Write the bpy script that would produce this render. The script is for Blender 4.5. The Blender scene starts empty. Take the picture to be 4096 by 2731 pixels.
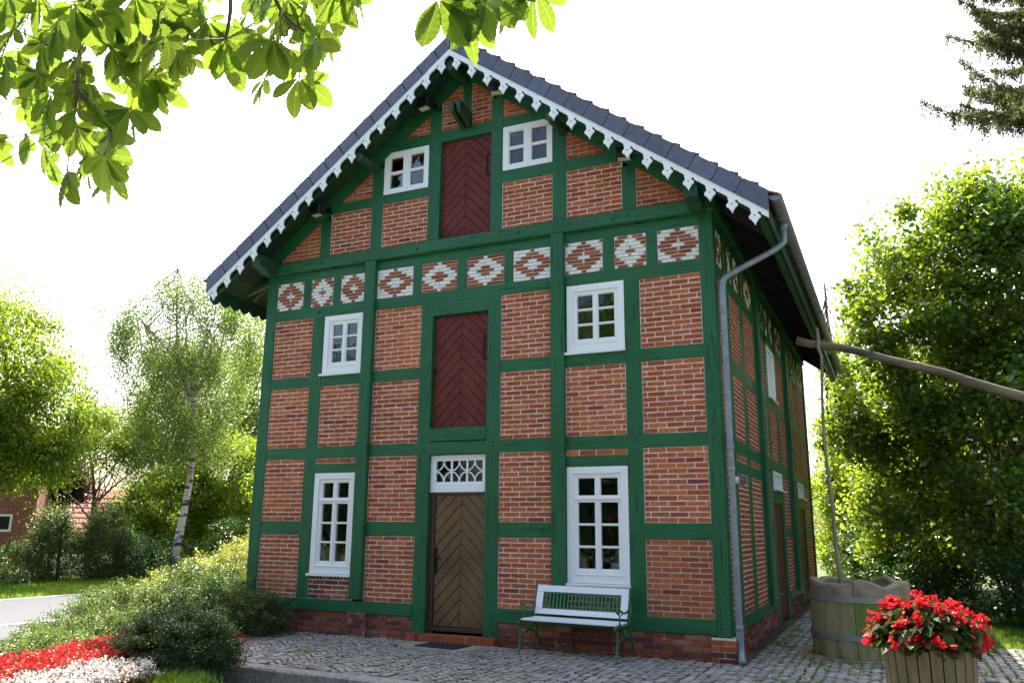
import bpy, bmesh, math, random
import numpy as np
from mathutils import Vector, Matrix
R = math.radians
scn = bpy.context.scene
col = scn.collection

# ------------------------------------------------------------------ camera
CAM = Vector((10.785, -11.946, 1.60))
right = Vector((0.909227, 0.415995, 0.0153)).normalized()
YAW, PITCH, ROLL = -24.8406, 12.8625, 0.4943
cyw, syw = math.cos(R(YAW)), math.sin(R(YAW))
fw = Vector((math.cos(R(PITCH))*syw, math.cos(R(PITCH))*cyw, math.sin(R(PITCH))))
rt = Vector((cyw, -syw, 0)); up = rt.cross(fw)
r2 = rt*math.cos(R(ROLL)) + up*math.sin(R(ROLL)); u2 = -rt*math.sin(R(ROLL)) + up*math.cos(R(ROLL))
cam_d = bpy.data.cameras.new("camera"); cam = bpy.data.objects.new("camera", cam_d); col.objects.link(cam)
cam.matrix_world = Matrix(((r2.x, u2.x, -fw.x, CAM.x), (r2.y, u2.y, -fw.y, CAM.y), (r2.z, u2.z, -fw.z, CAM.z), (0, 0, 0, 1)))
cam_d.sensor_width = 36; cam_d.lens = 28.765; cam_d.clip_start = .05; cam_d.clip_end = 2000
scn.camera = cam

# ------------------------------------------------------------------ light
SUN_EL, SUN_AZ = 54.0, -32.0            # azimuth from +Y, negative = towards -X
w = bpy.data.worlds.new("World"); scn.world = w; w.use_nodes = True
nt = w.node_tree; nt.nodes.clear()
wo = nt.nodes.new('ShaderNodeOutputWorld'); bg = nt.nodes.new('ShaderNodeBackground'); sky = nt.nodes.new('ShaderNodeTexSky')
sky.sky_type = 'NISHITA'; sky.sun_disc = False; sky.sun_elevation = R(SUN_EL); sky.sun_rotation = R(SUN_AZ)
sky.air_density = 1.0; sky.dust_density = 5.0; sky.ozone_density = 1.0; sky.altitude = 0
nt.links.new(sky.outputs[0], bg.inputs[0]); bg.inputs[1].default_value = 0.15
nt.links.new(bg.outputs[0], wo.inputs[0])
sd = bpy.data.lights.new("sun", 'SUN'); sd.energy = 4.2; sd.angle = R(.5); sd.color = (1, .95, .87)
so = bpy.data.objects.new("sun", sd); col.objects.link(so)
sv = Vector((math.sin(R(SUN_AZ))*math.cos(R(SUN_EL)), math.cos(R(SUN_AZ))*math.cos(R(SUN_EL)), math.sin(R(SUN_EL))))
so.rotation_euler = sv.to_track_quat('Z', 'Y').to_euler(); so.location = (0, 20, 40)
vs = scn.view_settings; vs.view_transform = 'Standard'; vs.look = 'None'; vs.gamma = 1; vs.exposure = 1.68
scn.cycles.max_bounces = 8; scn.cycles.transparent_max_bounces = 12

G = -0.15     # ground level at the house
# ------------------------------------------------------------------ materials
def mat(name, color=(.5, .5, .5), rough=.6, noise=None, bump=None, spec=.5, metal=0, **k):
    m = bpy.data.materials.new(name); m.use_nodes = True; n = m.node_tree; b = n.nodes['Principled BSDF']
    b.inputs['Base Color'].default_value = (*color, 1); b.inputs['Roughness'].default_value = rough
    b.inputs['Specular IOR Level'].default_value = spec; b.inputs['Metallic'].default_value = metal
    tc = n.nodes.new('ShaderNodeTexCoord')
    if noise:      # (scale, colour2, lo, hi, [stretch])
        sc, c2, lo, hi = noise[:4]
        tx = n.nodes.new('ShaderNodeTexNoise'); tx.inputs['Scale'].default_value = sc; tx.inputs['Detail'].default_value = 6
        if len(noise) > 4:
            mp = n.nodes.new('ShaderNodeMapping'); mp.inputs['Scale'].default_value = noise[4]
            n.links.new(tc.outputs['Object'], mp.inputs[0]); n.links.new(mp.outputs[0], tx.inputs[0])
        else: n.links.new(tc.outputs['Object'], tx.inputs[0])
        rp = n.nodes.new('ShaderNodeValToRGB'); rp.color_ramp.elements[0].position = lo; rp.color_ramp.elements[1].position = hi
        rp.color_ramp.elements[0].color = (*color, 1); rp.color_ramp.elements[1].color = (*c2, 1)
        n.links.new(tx.outputs[0], rp.inputs[0]); n.links.new(rp.outputs[0], b.inputs['Base Color'])
    if bump:       # (scale, strength, distance, [stretch])
        t2 = n.nodes.new('ShaderNodeTexNoise'); t2.inputs['Scale'].default_value = bump[0]; t2.inputs['Detail'].default_value = 8
        if len(bump) > 3:
            mp = n.nodes.new('ShaderNodeMapping'); mp.inputs['Scale'].default_value = bump[3]
            n.links.new(tc.outputs['Object'], mp.inputs[0]); n.links.new(mp.outputs[0], t2.inputs[0])
        else: n.links.new(tc.outputs['Object'], t2.inputs[0])
        bp = n.nodes.new('ShaderNodeBump'); bp.inputs['Strength'].default_value = bump[1]; bp.inputs['Distance'].default_value = bump[2]
        n.links.new(t2.outputs[0], bp.inputs['Height']); n.links.new(bp.outputs[0], b.inputs['Normal'])
    return m

def attr_mat(name, rough=.85, ns=30, amt=.35, bump=.4, dist=.006, spec=.25):
    """colour from the per-piece attribute 'c', broken up by noise"""
    m = bpy.data.materials.new(name); m.use_nodes = True; n = m.node_tree; b = n.nodes['Principled BSDF']
    a = n.nodes.new('ShaderNodeAttribute'); a.attribute_name = 'c'
    tc = n.nodes.new('ShaderNodeTexCoord'); tx = n.nodes.new('ShaderNodeTexNoise'); tx.inputs['Scale'].default_value = ns; tx.inputs['Detail'].default_value = 8
    n.links.new(tc.outputs['Object'], tx.inputs[0])
    mr = n.nodes.new('ShaderNodeMapRange'); mr.inputs[1].default_value = .3; mr.inputs[2].default_value = .7; mr.inputs[3].default_value = 1-amt; mr.inputs[4].default_value = 1+amt
    n.links.new(tx.outputs[0], mr.inputs[0])
    mx = n.nodes.new('ShaderNodeVectorMath'); mx.operation = 'MULTIPLY'
    n.links.new(a.outputs['Color'], mx.inputs[0]); n.links.new(mr.outputs[0], mx.inputs[1])
    n.links.new(mx.outputs[0], b.inputs['Base Color']); b.inputs['Roughness'].default_value = rough; b.inputs['Specular IOR Level'].default_value = spec
    bp = n.nodes.new('ShaderNodeBump'); bp.inputs['Strength'].default_value = bump; bp.inputs['Distance'].default_value = dist
    n.links.new(tx.outputs[0], bp.inputs['Height']); n.links.new(bp.outputs[0], b.inputs['Normal'])
    return m

def leaf_mat(name, c1, c2, trans, tfac=.45, gloss=.08, grough=.35, veins=False):
    m = bpy.data.materials.new(name); m.use_nodes = True; n = m.node_tree
    for x in list(n.nodes): n.nodes.remove(x)
    out = n.nodes.new('ShaderNodeOutputMaterial'); geo = n.nodes.new('ShaderNodeNewGeometry')
    rp = n.nodes.new('ShaderNodeValToRGB'); rp.color_ramp.elements[0].color = (*c1, 1); rp.color_ramp.elements[1].color = (*c2, 1)
    n.links.new(geo.outputs['Random Per Island'], rp.inputs[0])
    d = n.nodes.new('ShaderNodeBsdfDiffuse'); t = n.nodes.new('ShaderNodeBsdfTranslucent'); g = n.nodes.new('ShaderNodeBsdfGlossy')
    rt_ = n.nodes.new('ShaderNodeValToRGB'); k0, k1 = (.85, 1.1) if veins else (.40, 1.45)
    rt_.color_ramp.elements[0].color = (trans[0]*k0*.9, trans[1]*k0, trans[2]*k0, 1); rt_.color_ramp.elements[1].color = (min(.95, trans[0]*k1), min(.95, trans[1]*k1), trans[2]*k1, 1)
    n.links.new(geo.outputs['Random Per Island'], rt_.inputs[0])
    n.links.new(rp.outputs[0], d.inputs[0])
    if veins:
        uv = n.nodes.new('ShaderNodeUVMap'); uv.uv_map = 'UVMap'; sp = n.nodes.new('ShaderNodeSeparateXYZ'); n.links.new(uv.outputs[0], sp.inputs[0])
        ab = n.nodes.new('ShaderNodeMath'); ab.operation = 'ABSOLUTE'; n.links.new(sp.outputs[0], ab.inputs[0])
        ma = n.nodes.new('ShaderNodeMath'); ma.operation = 'MULTIPLY_ADD'; ma.inputs[1].default_value = -.22; n.links.new(ab.outputs[0], ma.inputs[0]); n.links.new(sp.outputs[1], ma.inputs[2])
        mu = n.nodes.new('ShaderNodeMath'); mu.operation = 'MULTIPLY'; mu.inputs[1].default_value = 15; n.links.new(ma.outputs[0], mu.inputs[0])
        fr = n.nodes.new('ShaderNodeMath'); fr.operation = 'FRACT'; n.links.new(mu.outputs[0], fr.inputs[0])
        lt = n.nodes.new('ShaderNodeMath'); lt.operation = 'LESS_THAN'; lt.inputs[1].default_value = .13; n.links.new(fr.outputs[0], lt.inputs[0])
        mr = n.nodes.new('ShaderNodeMath'); mr.operation = 'LESS_THAN'; mr.inputs[1].default_value = .05; n.links.new(ab.outputs[0], mr.inputs[0])
        mxm = n.nodes.new('ShaderNodeMath'); mxm.operation = 'MAXIMUM'; n.links.new(lt.outputs[0], mxm.inputs[0]); n.links.new(mr.outputs[0], mxm.inputs[1])
        hf = n.nodes.new('ShaderNodeMath'); hf.operation = 'MULTIPLY'; hf.inputs[1].default_value = .55; n.links.new(mxm.outputs[0], hf.inputs[0])
        mc = n.nodes.new('ShaderNodeMixRGB'); n.links.new(hf.outputs[0], mc.inputs[0]); n.links.new(rt_.outputs[0], mc.inputs[1]); mc.inputs[2].default_value = (.62, .66, .10, 1)
        n.links.new(mc.outputs[0], t.inputs[0])
        bp = n.nodes.new('ShaderNodeBump'); bp.inputs['Strength'].default_value = .6; bp.inputs['Distance'].default_value = .004
        n.links.new(fr.outputs[0], bp.inputs['Height'])
        for s_ in (d, t, g): n.links.new(bp.outputs[0], s_.inputs['Normal'])
    else:
        n.links.new(rt_.outputs[0], t.inputs[0])
    g.inputs['Roughness'].default_value = grough; g.inputs[0].default_value = (.75, .85, .70, 1)
    m1 = n.nodes.new('ShaderNodeMixShader'); m1.inputs[0].default_value = tfac; n.links.new(d.outputs[0], m1.inputs[1]); n.links.new(t.outputs[0], m1.inputs[2])
    lw = n.nodes.new('ShaderNodeFresnel'); lw.inputs[0].default_value = 1.38
    mg = n.nodes.new('ShaderNodeMath'); mg.operation = 'MULTIPLY'; mg.use_clamp = True; mg.inputs[1].default_value = gloss*5; n.links.new(lw.outputs[0], mg.inputs[0])
    mm_ = n.nodes.new('ShaderNodeMath'); mm_.operation = 'MINIMUM'; mm_.inputs[1].default_value = gloss; n.links.new(mg.outputs[0], mm_.inputs[0]); mg = mm_
    m2 = n.nodes.new('ShaderNodeMixShader'); n.links.new(mg.outputs[0], m2.inputs[0]); n.links.new(m1.outputs[0], m2.inputs[1]); n.links.new(g.outputs[0], m2.inputs[2])
    n.links.new(m2.outputs[0], out.inputs[0])
    return m

M = {}
M['green'] = mat('green timber paint', (.012, .120, .045), .45, noise=(3, (.018, .150, .060), .35, .7, (1, 1, 1)), bump=(6, .25, .01, (1, 1, 6)))
M['green2'] = mat('green rail paint', (.013, .122, .046), .45, noise=(3, (.019, .150, .062), .35, .7), bump=(6, .25, .01, (1, 6, 6)))
def timber_mat(name, c1, c2, st):
    m = mat(name, c1, .5, noise=(2.2, c2, .3, .72, tuple(.35 if q < 1 else 1.6 for q in st)), spec=.35); n = m.node_tree; b = n.nodes['Principled BSDF']
    tc = n.nodes.new('ShaderNodeTexCoord'); mp = n.nodes.new('ShaderNodeMapping'); mp.inputs['Scale'].default_value = st
    tx = n.nodes.new('ShaderNodeTexNoise'); tx.inputs['Scale'].default_value = 14; tx.inputs['Detail'].default_value = 7; tx.inputs['Roughness'].default_value = .6
    n.links.new(tc.outputs['Object'], mp.inputs[0]); n.links.new(mp.outputs[0], tx.inputs[0])
    rp = n.nodes.new('ShaderNodeValToRGB'); rp.color_ramp.elements[0].position = .36; rp.color_ramp.elements[1].position = .42; n.links.new(tx.outputs[0], rp.inputs[0])
    old = b.inputs['Base Color'].links[0].from_socket; mx = n.nodes.new('ShaderNodeMixRGB'); mx.blend_type = 'MULTIPLY'; mx.inputs[0].default_value = .75
    n.links.new(old, mx.inputs[1]); n.links.new(rp.outputs[0], mx.inputs[2])
    t3 = n.nodes.new('ShaderNodeTexNoise'); t3.inputs['Scale'].default_value = 55; t3.inputs['Detail'].default_value = 2; n.links.new(tc.outputs['Object'], t3.inputs[0])
    r3 = n.nodes.new('ShaderNodeValToRGB'); r3.color_ramp.elements[0].position = .745; r3.color_ramp.elements[1].position = .755; n.links.new(t3.outputs[0], r3.inputs[0])
    m3 = n.nodes.new('ShaderNodeMixRGB'); n.links.new(r3.outputs[0], m3.inputs[0]); n.links.new(mx.outputs[0], m3.inputs[1]); m3.inputs[2].default_value = (.45, .48, .42, 1)
    n.links.new(m3.outputs[0], b.inputs['Base Color'])
    bp = n.nodes.new('ShaderNodeBump'); bp.inputs['Strength'].default_value = .55; bp.inputs['Distance'].default_value = .006; n.links.new(tx.outputs[0], bp.inputs['Height']); n.links.new(bp.outputs[0], b.inputs['Normal'])
    return m
M['green'] = timber_mat('green post paint', (.010, .090, .031), (.018, .132, .048), (3, 3, .12))
M['green2'] = timber_mat('green rail paint', (.011, .094, .032), (.019, .136, .049), (.12, .12, 3))
M['darkgreen'] = mat('shade darkened green paint', (.007, .050, .021), .6, noise=(2, (.018, .075, .028), .4, .75), bump=(8, .3, .01))  # green paint darkened, the overhang's deep shade is in the colour
M['soffit'] = mat('mossy shade toned soffit boards', (.006, .038, .016), .7, noise=(1.2, (.045, .10, .025), .5, .8), bump=(8, .3, .01))  # base green holds painted shade from under the roof, moss patches on top
M['white'] = mat('white window paint', (.85, .85, .84), .35, bump=(20, .05, .005))
M['whitewood'] = mat('weathered white board', (.85, .85, .83), .5, noise=(9, (.62, .58, .50), .62, .8), bump=(25, .2, .004))
M['benchwhite'] = mat('worn white bench paint', (.82, .82, .82), .45, noise=(14, (.55, .45, .36), .66, .74, (1, 6, 6)), bump=(25, .2, .003))
M['hatch'] = mat('ox red hatch paint', (.110, .018, .014), .55, noise=(5, (.15, .030, .022), .35, .7), bump=(20, .15, .004), spec=.25)
M['door'] = mat('brown oiled door', (.115, .065, .032), .5, noise=(1.2, (.20, .12, .058), .35, .65), bump=(30, .2, .003), spec=.3)
M['doorframe'] = mat('dark brown door frame', (.060, .028, .014), .4, bump=(20, .1, .003))
M['brick'] = attr_mat('fired brick', ns=45, amt=.28)
M['mortar'] = mat('lime mortar', (.72, .68, .62), .9, noise=(7, (.42, .38, .34), .45, .78), bump=(60, .4, .004))
M['mortargrey'] = mat('grey brown mortar', (.48, .42, .35), .9, noise=(12, (.48, .43, .38), .4, .75), bump=(60, .4, .004))
M['mortardark'] = mat('damp plinth mortar', (.13, .10, .085), .9, noise=(7, (.45, .43, .40), .55, .75), bump=(40, .5, .006))
M['slate'] = attr_mat('blue grey slate', ns=9, amt=.16, bump=.3, rough=.5, spec=.5)
M['tile'] = mat('red clay pantile', (.30, .085, .045), .75, noise=(5, (.16, .06, .045), .4, .7), bump=(20, .3, .006))
M['zinc'] = mat('weathered zinc', (.20, .215, .235), .45, metal=.35, noise=(8, (.30, .31, .32), .4, .75), bump=(20, .1, .003))
M['iron'] = mat('black wrought iron', (.012, .012, .014), .4, metal=.5, bump=(60, .4, .003))
M['steel'] = mat('dull steel band', (.26, .25, .24), .5, metal=.4, noise=(9, (.28, .27, .25), .4, .7))
M['lampblack'] = mat('black lamp housing', (.006, .007, .012), .4)
M['glasslamp'] = mat('lamp glass', (.55, .55, .35), .15)
M['castgreen'] = mat('green cast iron', (.013, .125, .030), .32, bump=(60, .35, .003))
M['stone'] = mat('mossy sandstone', (.32, .25, .14), .85, noise=(2.6, (.13, .18, .035), .44, .56, (1.6, 1.6, .35)), bump=(14, .6, .012))
M['stonetop'] = mat('bare sandstone', (.34, .25, .16), .85, noise=(6, (.16, .14, .10), .4, .7), bump=(14, .6, .012))
M['slab'] = mat('threshold stone', (.32, .30, .20), .85, noise=(4, (.22, .24, .15), .4, .7), bump=(20, .4, .006))
M['bark'] = mat('grey brown bark', (.085, .065, .045), .9, noise=(9, (.16, .13, .09), .4, .7, (1, 1, .3)), bump=(14, .9, .03))
M['polepale'] = mat('pale barkless pole', (.30, .26, .15), .8, noise=(5, (.18, .16, .09), .4, .65, (1, 1, .3)), bump=(14, .6, .01, (2, 2, .3)))
M['pole'] = mat('weathered round timber', (.17, .135, .08), .85, noise=(4, (.07, .065, .035), .4, .62, (.3, 1.5, 1.5)), bump=(10, .8, .02, (.4, 2, 2)))
M['planter'] = mat('weathered planter staves', (.145, .105, .055), .85, noise=(7, (.07, .066, .03), .4, .7, (3, 3, .5)), bump=(30, .5, .004, (3, 3, .4)))
M['eaves'] = mat('dark eaves timber', (.010, .016, .010), .9, noise=(4, (.03, .028, .02), .4, .75))  # near-black tone for the underside of the right eaves
M['dark'] = mat('dark interior', (.015, .014, .013), .9)
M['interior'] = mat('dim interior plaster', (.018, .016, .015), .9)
M['soil'] = mat('soil', (.045, .032, .02), .95, bump=(20, .8, .03))
M['mat'] = mat('black doormat', (.012, .012, .014), .95, bump=(150, .9, .01))
M['kerb'] = attr_mat('granite kerb', ns=18, amt=.35, bump=.6, dist=.012)
M['cobble'] = attr_mat('granite cobble', ns=60, amt=.13, bump=.3, dist=.003, rough=.7, spec=.4)
M['joint'] = mat('cobble joint soil', (.030, .026, .018), .95, noise=(2.2, (.055, .085, .022), .42, .62), bump=(60, .8, .01))
M['asphalt'] = mat('pale asphalt', (.105, .105, .11), .9, spec=.2, noise=(60, (.14, .14, .145), .3, .7), bump=(120, .4, .004))
M['court'] = mat('worn paving', (.16, .155, .15), .9, noise=(14, (.24, .235, .22), .35, .7), bump=(40, .5, .01))
M['mark'] = mat('road paint', (.75, .75, .75), .6)
M['ground'] = mat('meadow ground', (.060, .080, .025), .95, noise=(.7, (.090, .11, .035), .35, .7), bump=(30, .6, .03))
M['pot'] = mat('glazed white pot', (.65, .68, .66), .25)
M['rooforange'] = mat('orange clay roof', (.42, .17, .10), .8, noise=(3, (.34, .13, .08), .4, .6), bump=(8, .5, .05))
M['petalred'] = leaf_mat('red petal', (.75, .014, .016), (.62, .008, .03), (.95, .04, .05), .42, .04)
M['petalwhite'] = leaf_mat('white petal', (.80, .78, .74), (.72, .66, .62), (.8, .75, .7), .35, .05)
M['chestnut'] = leaf_mat('chestnut leaf', (.026, .075, .012), (.045, .105, .016), (.27, .40, .030), .52, .06, .4, veins=True)
M['hazel'] = leaf_mat('hazel leaf', (.026, .068, .009), (.072, .135, .016), (.38, .53, .02), .48, .20, .34)
M['lime'] = leaf_mat('bright broad leaf', (.050, .11, .012), (.10, .17, .02), (.44, .58, .03), .5, .10, .4)
M['birchleaf'] = leaf_mat('birch leaf', (.050, .10, .020), (.10, .16, .03), (.34, .46, .06), .5, .10, .4)
M['darkleaf'] = leaf_mat('dark shrub leaf', (.022, .055, .014), (.04, .08, .02), (.13, .26, .03), .35, .14, .35)
M['greyleaf'] = leaf_mat('silvery shrub leaf', (.060, .095, .035), (.10, .14, .055), (.22, .31, .06), .35, .08, .4)
M['cotoneaster'] = leaf_mat('cotoneaster leaf', (.024, .055, .016), (.055, .095, .026), (.18, .28, .04), .3, .09, .4)
M['darkcoto'] = leaf_mat('dark small shrub leaf', (.030, .066, .022), (.065, .11, .040), (.18, .27, .04), .28, .12, .4)
M['cotolight'] = leaf_mat('pale cotoneaster leaf', (.050, .092, .022), (.095, .14, .036), (.26, .36, .05), .36, .09, .45)
M['yellowleaf'] = leaf_mat('yellowish cotoneaster leaf', (.14, .19, .030), (.24, .27, .05), (.55, .58, .08), .45, .12, .35)
M['purpleleaf'] = leaf_mat('purple leaf', (.030, .010, .018), (.05, .018, .025), (.10, .02, .04), .3, .1)
M['needle'] = leaf_mat('spruce needle', (.050, .072, .030), (.11, .115, .05), (.20, .22, .07), .38, .08)
M['deadneedle'] = leaf_mat('dead larch twig', (.16, .085, .06), (.22, .13, .09), (.25, .14, .10), .3, .05)
M['grassblade'] = leaf_mat('grass blade', (.08, .16, .02), (.13, .22, .03), (.36, .52, .04), .45, .08)
M['begonialeaf'] = leaf_mat('begonia leaf', (.028, .085, .018), (.05, .014, .014), (.14, .17, .03), .28, .02, .45)
M['bedleaf'] = leaf_mat('bedding leaf', (.12, .08, .03), (.16, .11, .05), (.35, .2, .08), .3, .1)
M['wire'] = mat('galvanised rod', (.25, .25, .26), .4, metal=.6)

def glass_mat():
    m = bpy.data.materials.new('window glass'); m.use_nodes = True; n = m.node_tree
    for x in list(n.nodes): n.nodes.remove(x)
    o = n.nodes.new('ShaderNodeOutputMaterial'); t = n.nodes.new('ShaderNodeBsdfTransparent'); g = n.nodes.new('ShaderNodeBsdfGlossy'); f = n.nodes.new('ShaderNodeFresnel')
    t.inputs[0].default_value = (.86, .90, .88, 1); g.inputs['Roughness'].default_value = .0; f.inputs[0].default_value = 1.5
    tc = n.nodes.new('ShaderNodeTexCoord'); tx = n.nodes.new('ShaderNodeTexNoise'); tx.inputs['Scale'].default_value = 3; n.links.new(tc.outputs['Object'], tx.inputs[0])
    bp = n.nodes.new('ShaderNodeBump'); bp.inputs['Strength'].default_value = .25; bp.inputs['Distance'].default_value = .02
    n.links.new(tx.outputs[0], bp.inputs['Height']); n.links.new(bp.outputs[0], g.inputs['Normal'])
    x = n.nodes.new('ShaderNodeMixShader'); n.links.new(f.outputs[0], x.inputs[0]); n.links.new(t.outputs[0], x.inputs[1]); n.links.new(g.outputs[0], x.inputs[2]); n.links.new(x.outputs[0], o.inputs[0])
    return m
M['glass'] = glass_mat()

def birch_bark():
    m = mat('birch bark', (.70, .66, .60), .7); n = m.node_tree; b = n.nodes['Principled BSDF']
    tc = n.nodes.new('ShaderNodeTexCoord'); mp = n.nodes.new('ShaderNodeMapping'); mp.inputs['Scale'].default_value = (1.2, 1.2, 5)
    tx = n.nodes.new('ShaderNodeTexNoise'); tx.inputs['Scale'].default_value = 1.6; tx.inputs['Detail'].default_value = 5
    n.links.new(tc.outputs['Object'], mp.inputs[0]); n.links.new(mp.outputs[0], tx.inputs[0])
    rp = n.nodes.new('ShaderNodeValToRGB'); e = rp.color_ramp.elements; e[0].position = .50; e[0].color = (.68, .62, .56, 1); e[1].position = .60; e[1].color = (.05, .045, .04, 1)
    n.links.new(tx.outputs[0], rp.inputs[0]); n.links.new(rp.outputs[0], b.inputs['Base Color'])
    return m
M['birchbark'] = birch_bark()

def proc_brick():
    m = mat('far brickwork', (.3, .1, .05), .85); n = m.node_tree; b = n.nodes['Principled BSDF']
    tc = n.nodes.new('ShaderNodeTexCoord'); sx = n.nodes.new('ShaderNodeSeparateXYZ'); n.links.new(tc.outputs['Object'], sx.inputs[0])
    ad = n.nodes.new('ShaderNodeMath'); ad.operation = 'ADD'; n.links.new(sx.outputs[0], ad.inputs[0]); n.links.new(sx.outputs[1], ad.inputs[1])
    cb = n.nodes.new('ShaderNodeCombineXYZ'); n.links.new(ad.outputs[0], cb.inputs[0]); n.links.new(sx.outputs[2], cb.inputs[1])
    bt = n.nodes.new('ShaderNodeTexBrick'); n.links.new(cb.outputs[0], bt.inputs[0])
    bt.inputs['Color1'].default_value = (.36, .09, .045, 1); bt.inputs['Color2'].default_value = (.22, .06, .035, 1); bt.inputs['Mortar'].default_value = (.30, .22, .17, 1)
    bt.inputs['Scale'].default_value = 1; bt.inputs['Brick Width'].default_value = .27; bt.inputs['Row Height'].default_value = .08; bt.inputs['Mortar Size'].default_value = .008
    n.links.new(bt.outputs[0], b.inputs['Base Color'])
    return m
M['farbrick'] = proc_brick()

# ------------------------------------------------------------------ mesh helpers
ORG = {}     # world origin of each root / part
def tag(o, label=None, cat=None, group=None, kind=None):
    if label: o['label'] = label
    if cat: o['category'] = cat
    if group: o['group'] = group
    if kind: o['kind'] = kind
    return o
def empty(name, loc=(0, 0, 0), **k):
    o = bpy.data.objects.new(name, None); col.objects.link(o); o.location = loc; o.empty_display_size = .2
    ORG[o.name] = Vector(loc); return tag(o, **k)

class MB:
    def __init__(s): s.v = []; s.f = []; s.c = []; s.smooth = False; s.col = (1, 1, 1)
    def add(s, vs_, fs, c=None):
        b = len(s.v); s.v += [tuple(p) for p in vs_]; s.f += [tuple(b+i for i in f) for f in fs]
        s.c += [c or s.col]*len(vs_); return s
    def box(s, a, b, T=None, j=0, rng=None):
        x0, y0, z0 = a; x1, y1, z1 = b
        P = [(x0, y0, z0), (x1, y0, z0), (x1, y1, z0), (x0, y1, z0), (x0, y0, z1), (x1, y0, z1), (x1, y1, z1), (x0, y1, z1)]
        if j: P = [tuple(q+rng.uniform(-j, j) for q in p) for p in P]
        if T: P = [T(*p) for p in P]
        return s.add(P, [(0, 3, 2, 1), (4, 5, 6, 7), (0, 1, 5, 4), (1, 2, 6, 5), (2, 3, 7, 6), (3, 0, 4, 7)])
    def prism(s, poly, o0, o1, T, inset=0, dep=0):
        """polygon in wall coords (a,z) extruded from o0 (back) to o1 (front); optional chamfer"""
        n = len(poly)
        if inset:
            cx = sum(p[0] for p in poly)/n; cz = sum(p[1] for p in poly)/n
            ins = []
            for i in range(n):
                p, q, r = Vector(poly[i-1]), Vector(poly[i]), Vector(poly[(i+1) % n])
                d1 = (q-p).normalized(); d2 = (r-q).normalized(); n1 = Vector((-d1.y, d1.x)); n2 = Vector((-d2.y, d2.x)); m = (n1+n2)
                if m.length < 1e-4: m = n1
                m.normalize(); k = inset/max(.3, m.dot(n1)); ins.append(q+m*k)
            V = [T(p[0], o0, p[1]) for p in poly]+[T(p[0], o1-dep, p[1]) for p in poly]+[T(p[0], o1, p[1]) for p in ins]
            F = [tuple(range(n-1, -1, -1)), tuple(range(2*n, 3*n))]
            for i in range(n):
                k = (i+1) % n; F += [(i, k, n+k, n+i), (n+i, n+k, 2*n+k, 2*n+i)]
        else:
            V = [T(p[0], o0, p[1]) for p in poly]+[T(p[0], o1, p[1]) for p in poly]
            F = [tuple(range(n-1, -1, -1)), tuple(range(n, 2*n))]+[(i, (i+1) % n, n+(i+1) % n, n+i) for i in range(n)]
        return s.add(V, F)
    def tube(s, pts, rad, seg=10, caps=True):
        pts = [Vector(p) for p in pts]; n = len(pts); rad = rad if isinstance(rad, (list, tuple)) else [rad]*n
        b = len(s.v); prev = None
        for i, p in enumerate(pts):
            d = (pts[min(i+1, n-1)]-pts[max(i-1, 0)]).normalized()
            if prev is None: x = d.orthogonal().normalized()
            else:
                x = prev-d*prev.dot(d); x = x.normalized() if x.length > 1e-5 else d.orthogonal().normalized()
            prev = x; y = d.cross(x)
            for k in range(seg):
                a = 2*math.pi*k/seg; s.v.append(tuple(p+(x*math.cos(a)+y*math.sin(a))*rad[i])); s.c.append(s.col)
        for i in range(n-1):
            for k in range(seg):
                k2 = (k+1) % seg; s.f.append((b+i*seg+k, b+i*seg+k2, b+(i+1)*seg+k2, b+(i+1)*seg+k))
        if caps: s.f.append(tuple(b+k for k in range(seg-1, -1, -1))); s.f.append(tuple(b+(n-1)*seg+k for k in range(seg)))
        return s
    def lathe(s, prof, c, seg=32, cap=False):
        b = len(s.v)
        for r, z in prof:
            for k in range(seg):
                a = 2*math.pi*k/seg; s.v.append((c[0]+r*math.cos(a), c[1]+r*math.sin(a), z)); s.c.append(s.col)
        for i in range(len(prof)-1):
            for k in range(seg):
                k2 = (k+1) % seg; s.f.append((b+i*seg+k, b+i*seg+k2, b+(i+1)*seg+k2, b+(i+1)*seg+k))
        if cap: s.f.append(tuple(b+(len(prof)-1)*seg+k for k in range(seg)))
        return s
    def build(s, name, m, parent=None, origin=None, smooth=False, bevel=0, **k):
        org = ORG[parent.name] if parent else Vector(origin or (0, 0, 0))
        me = bpy.data.meshes.new(name); me.from_pydata([(p[0]-org.x, p[1]-org.y, p[2]-org.z) for p in s.v], [], s.f)
        if bevel or not smooth:
            bm = bmesh.new(); bm.from_mesh(me); bmesh.ops.recalc_face_normals(bm, faces=bm.faces)
            if bevel: bmesh.ops.bevel(bm, geom=bm.edges[:], offset=bevel, segments=1, affect='EDGES')
            bm.to_mesh(me); bm.free()
        if m.name in ('fired brick', 'granite cobble', 'granite kerb', 'blue grey slate'):
            at = me.color_attributes.new('c', 'FLOAT_COLOR', 'POINT'); at.data.foreach_set('color', np.array([(*c, 1) for c in s.c], dtype=np.float32).ravel())
        if smooth: me.polygons.foreach_set('use_smooth', [True]*len(me.polygons))
        me.materials.append(m); me.update()
        o = bpy.data.objects.new(name, me); col.objects.link(o)
        if parent: o.parent = parent; ORG[o.name] = org
        else: o.location = org; ORG[o.name] = org
        return tag(o, **k)

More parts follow.
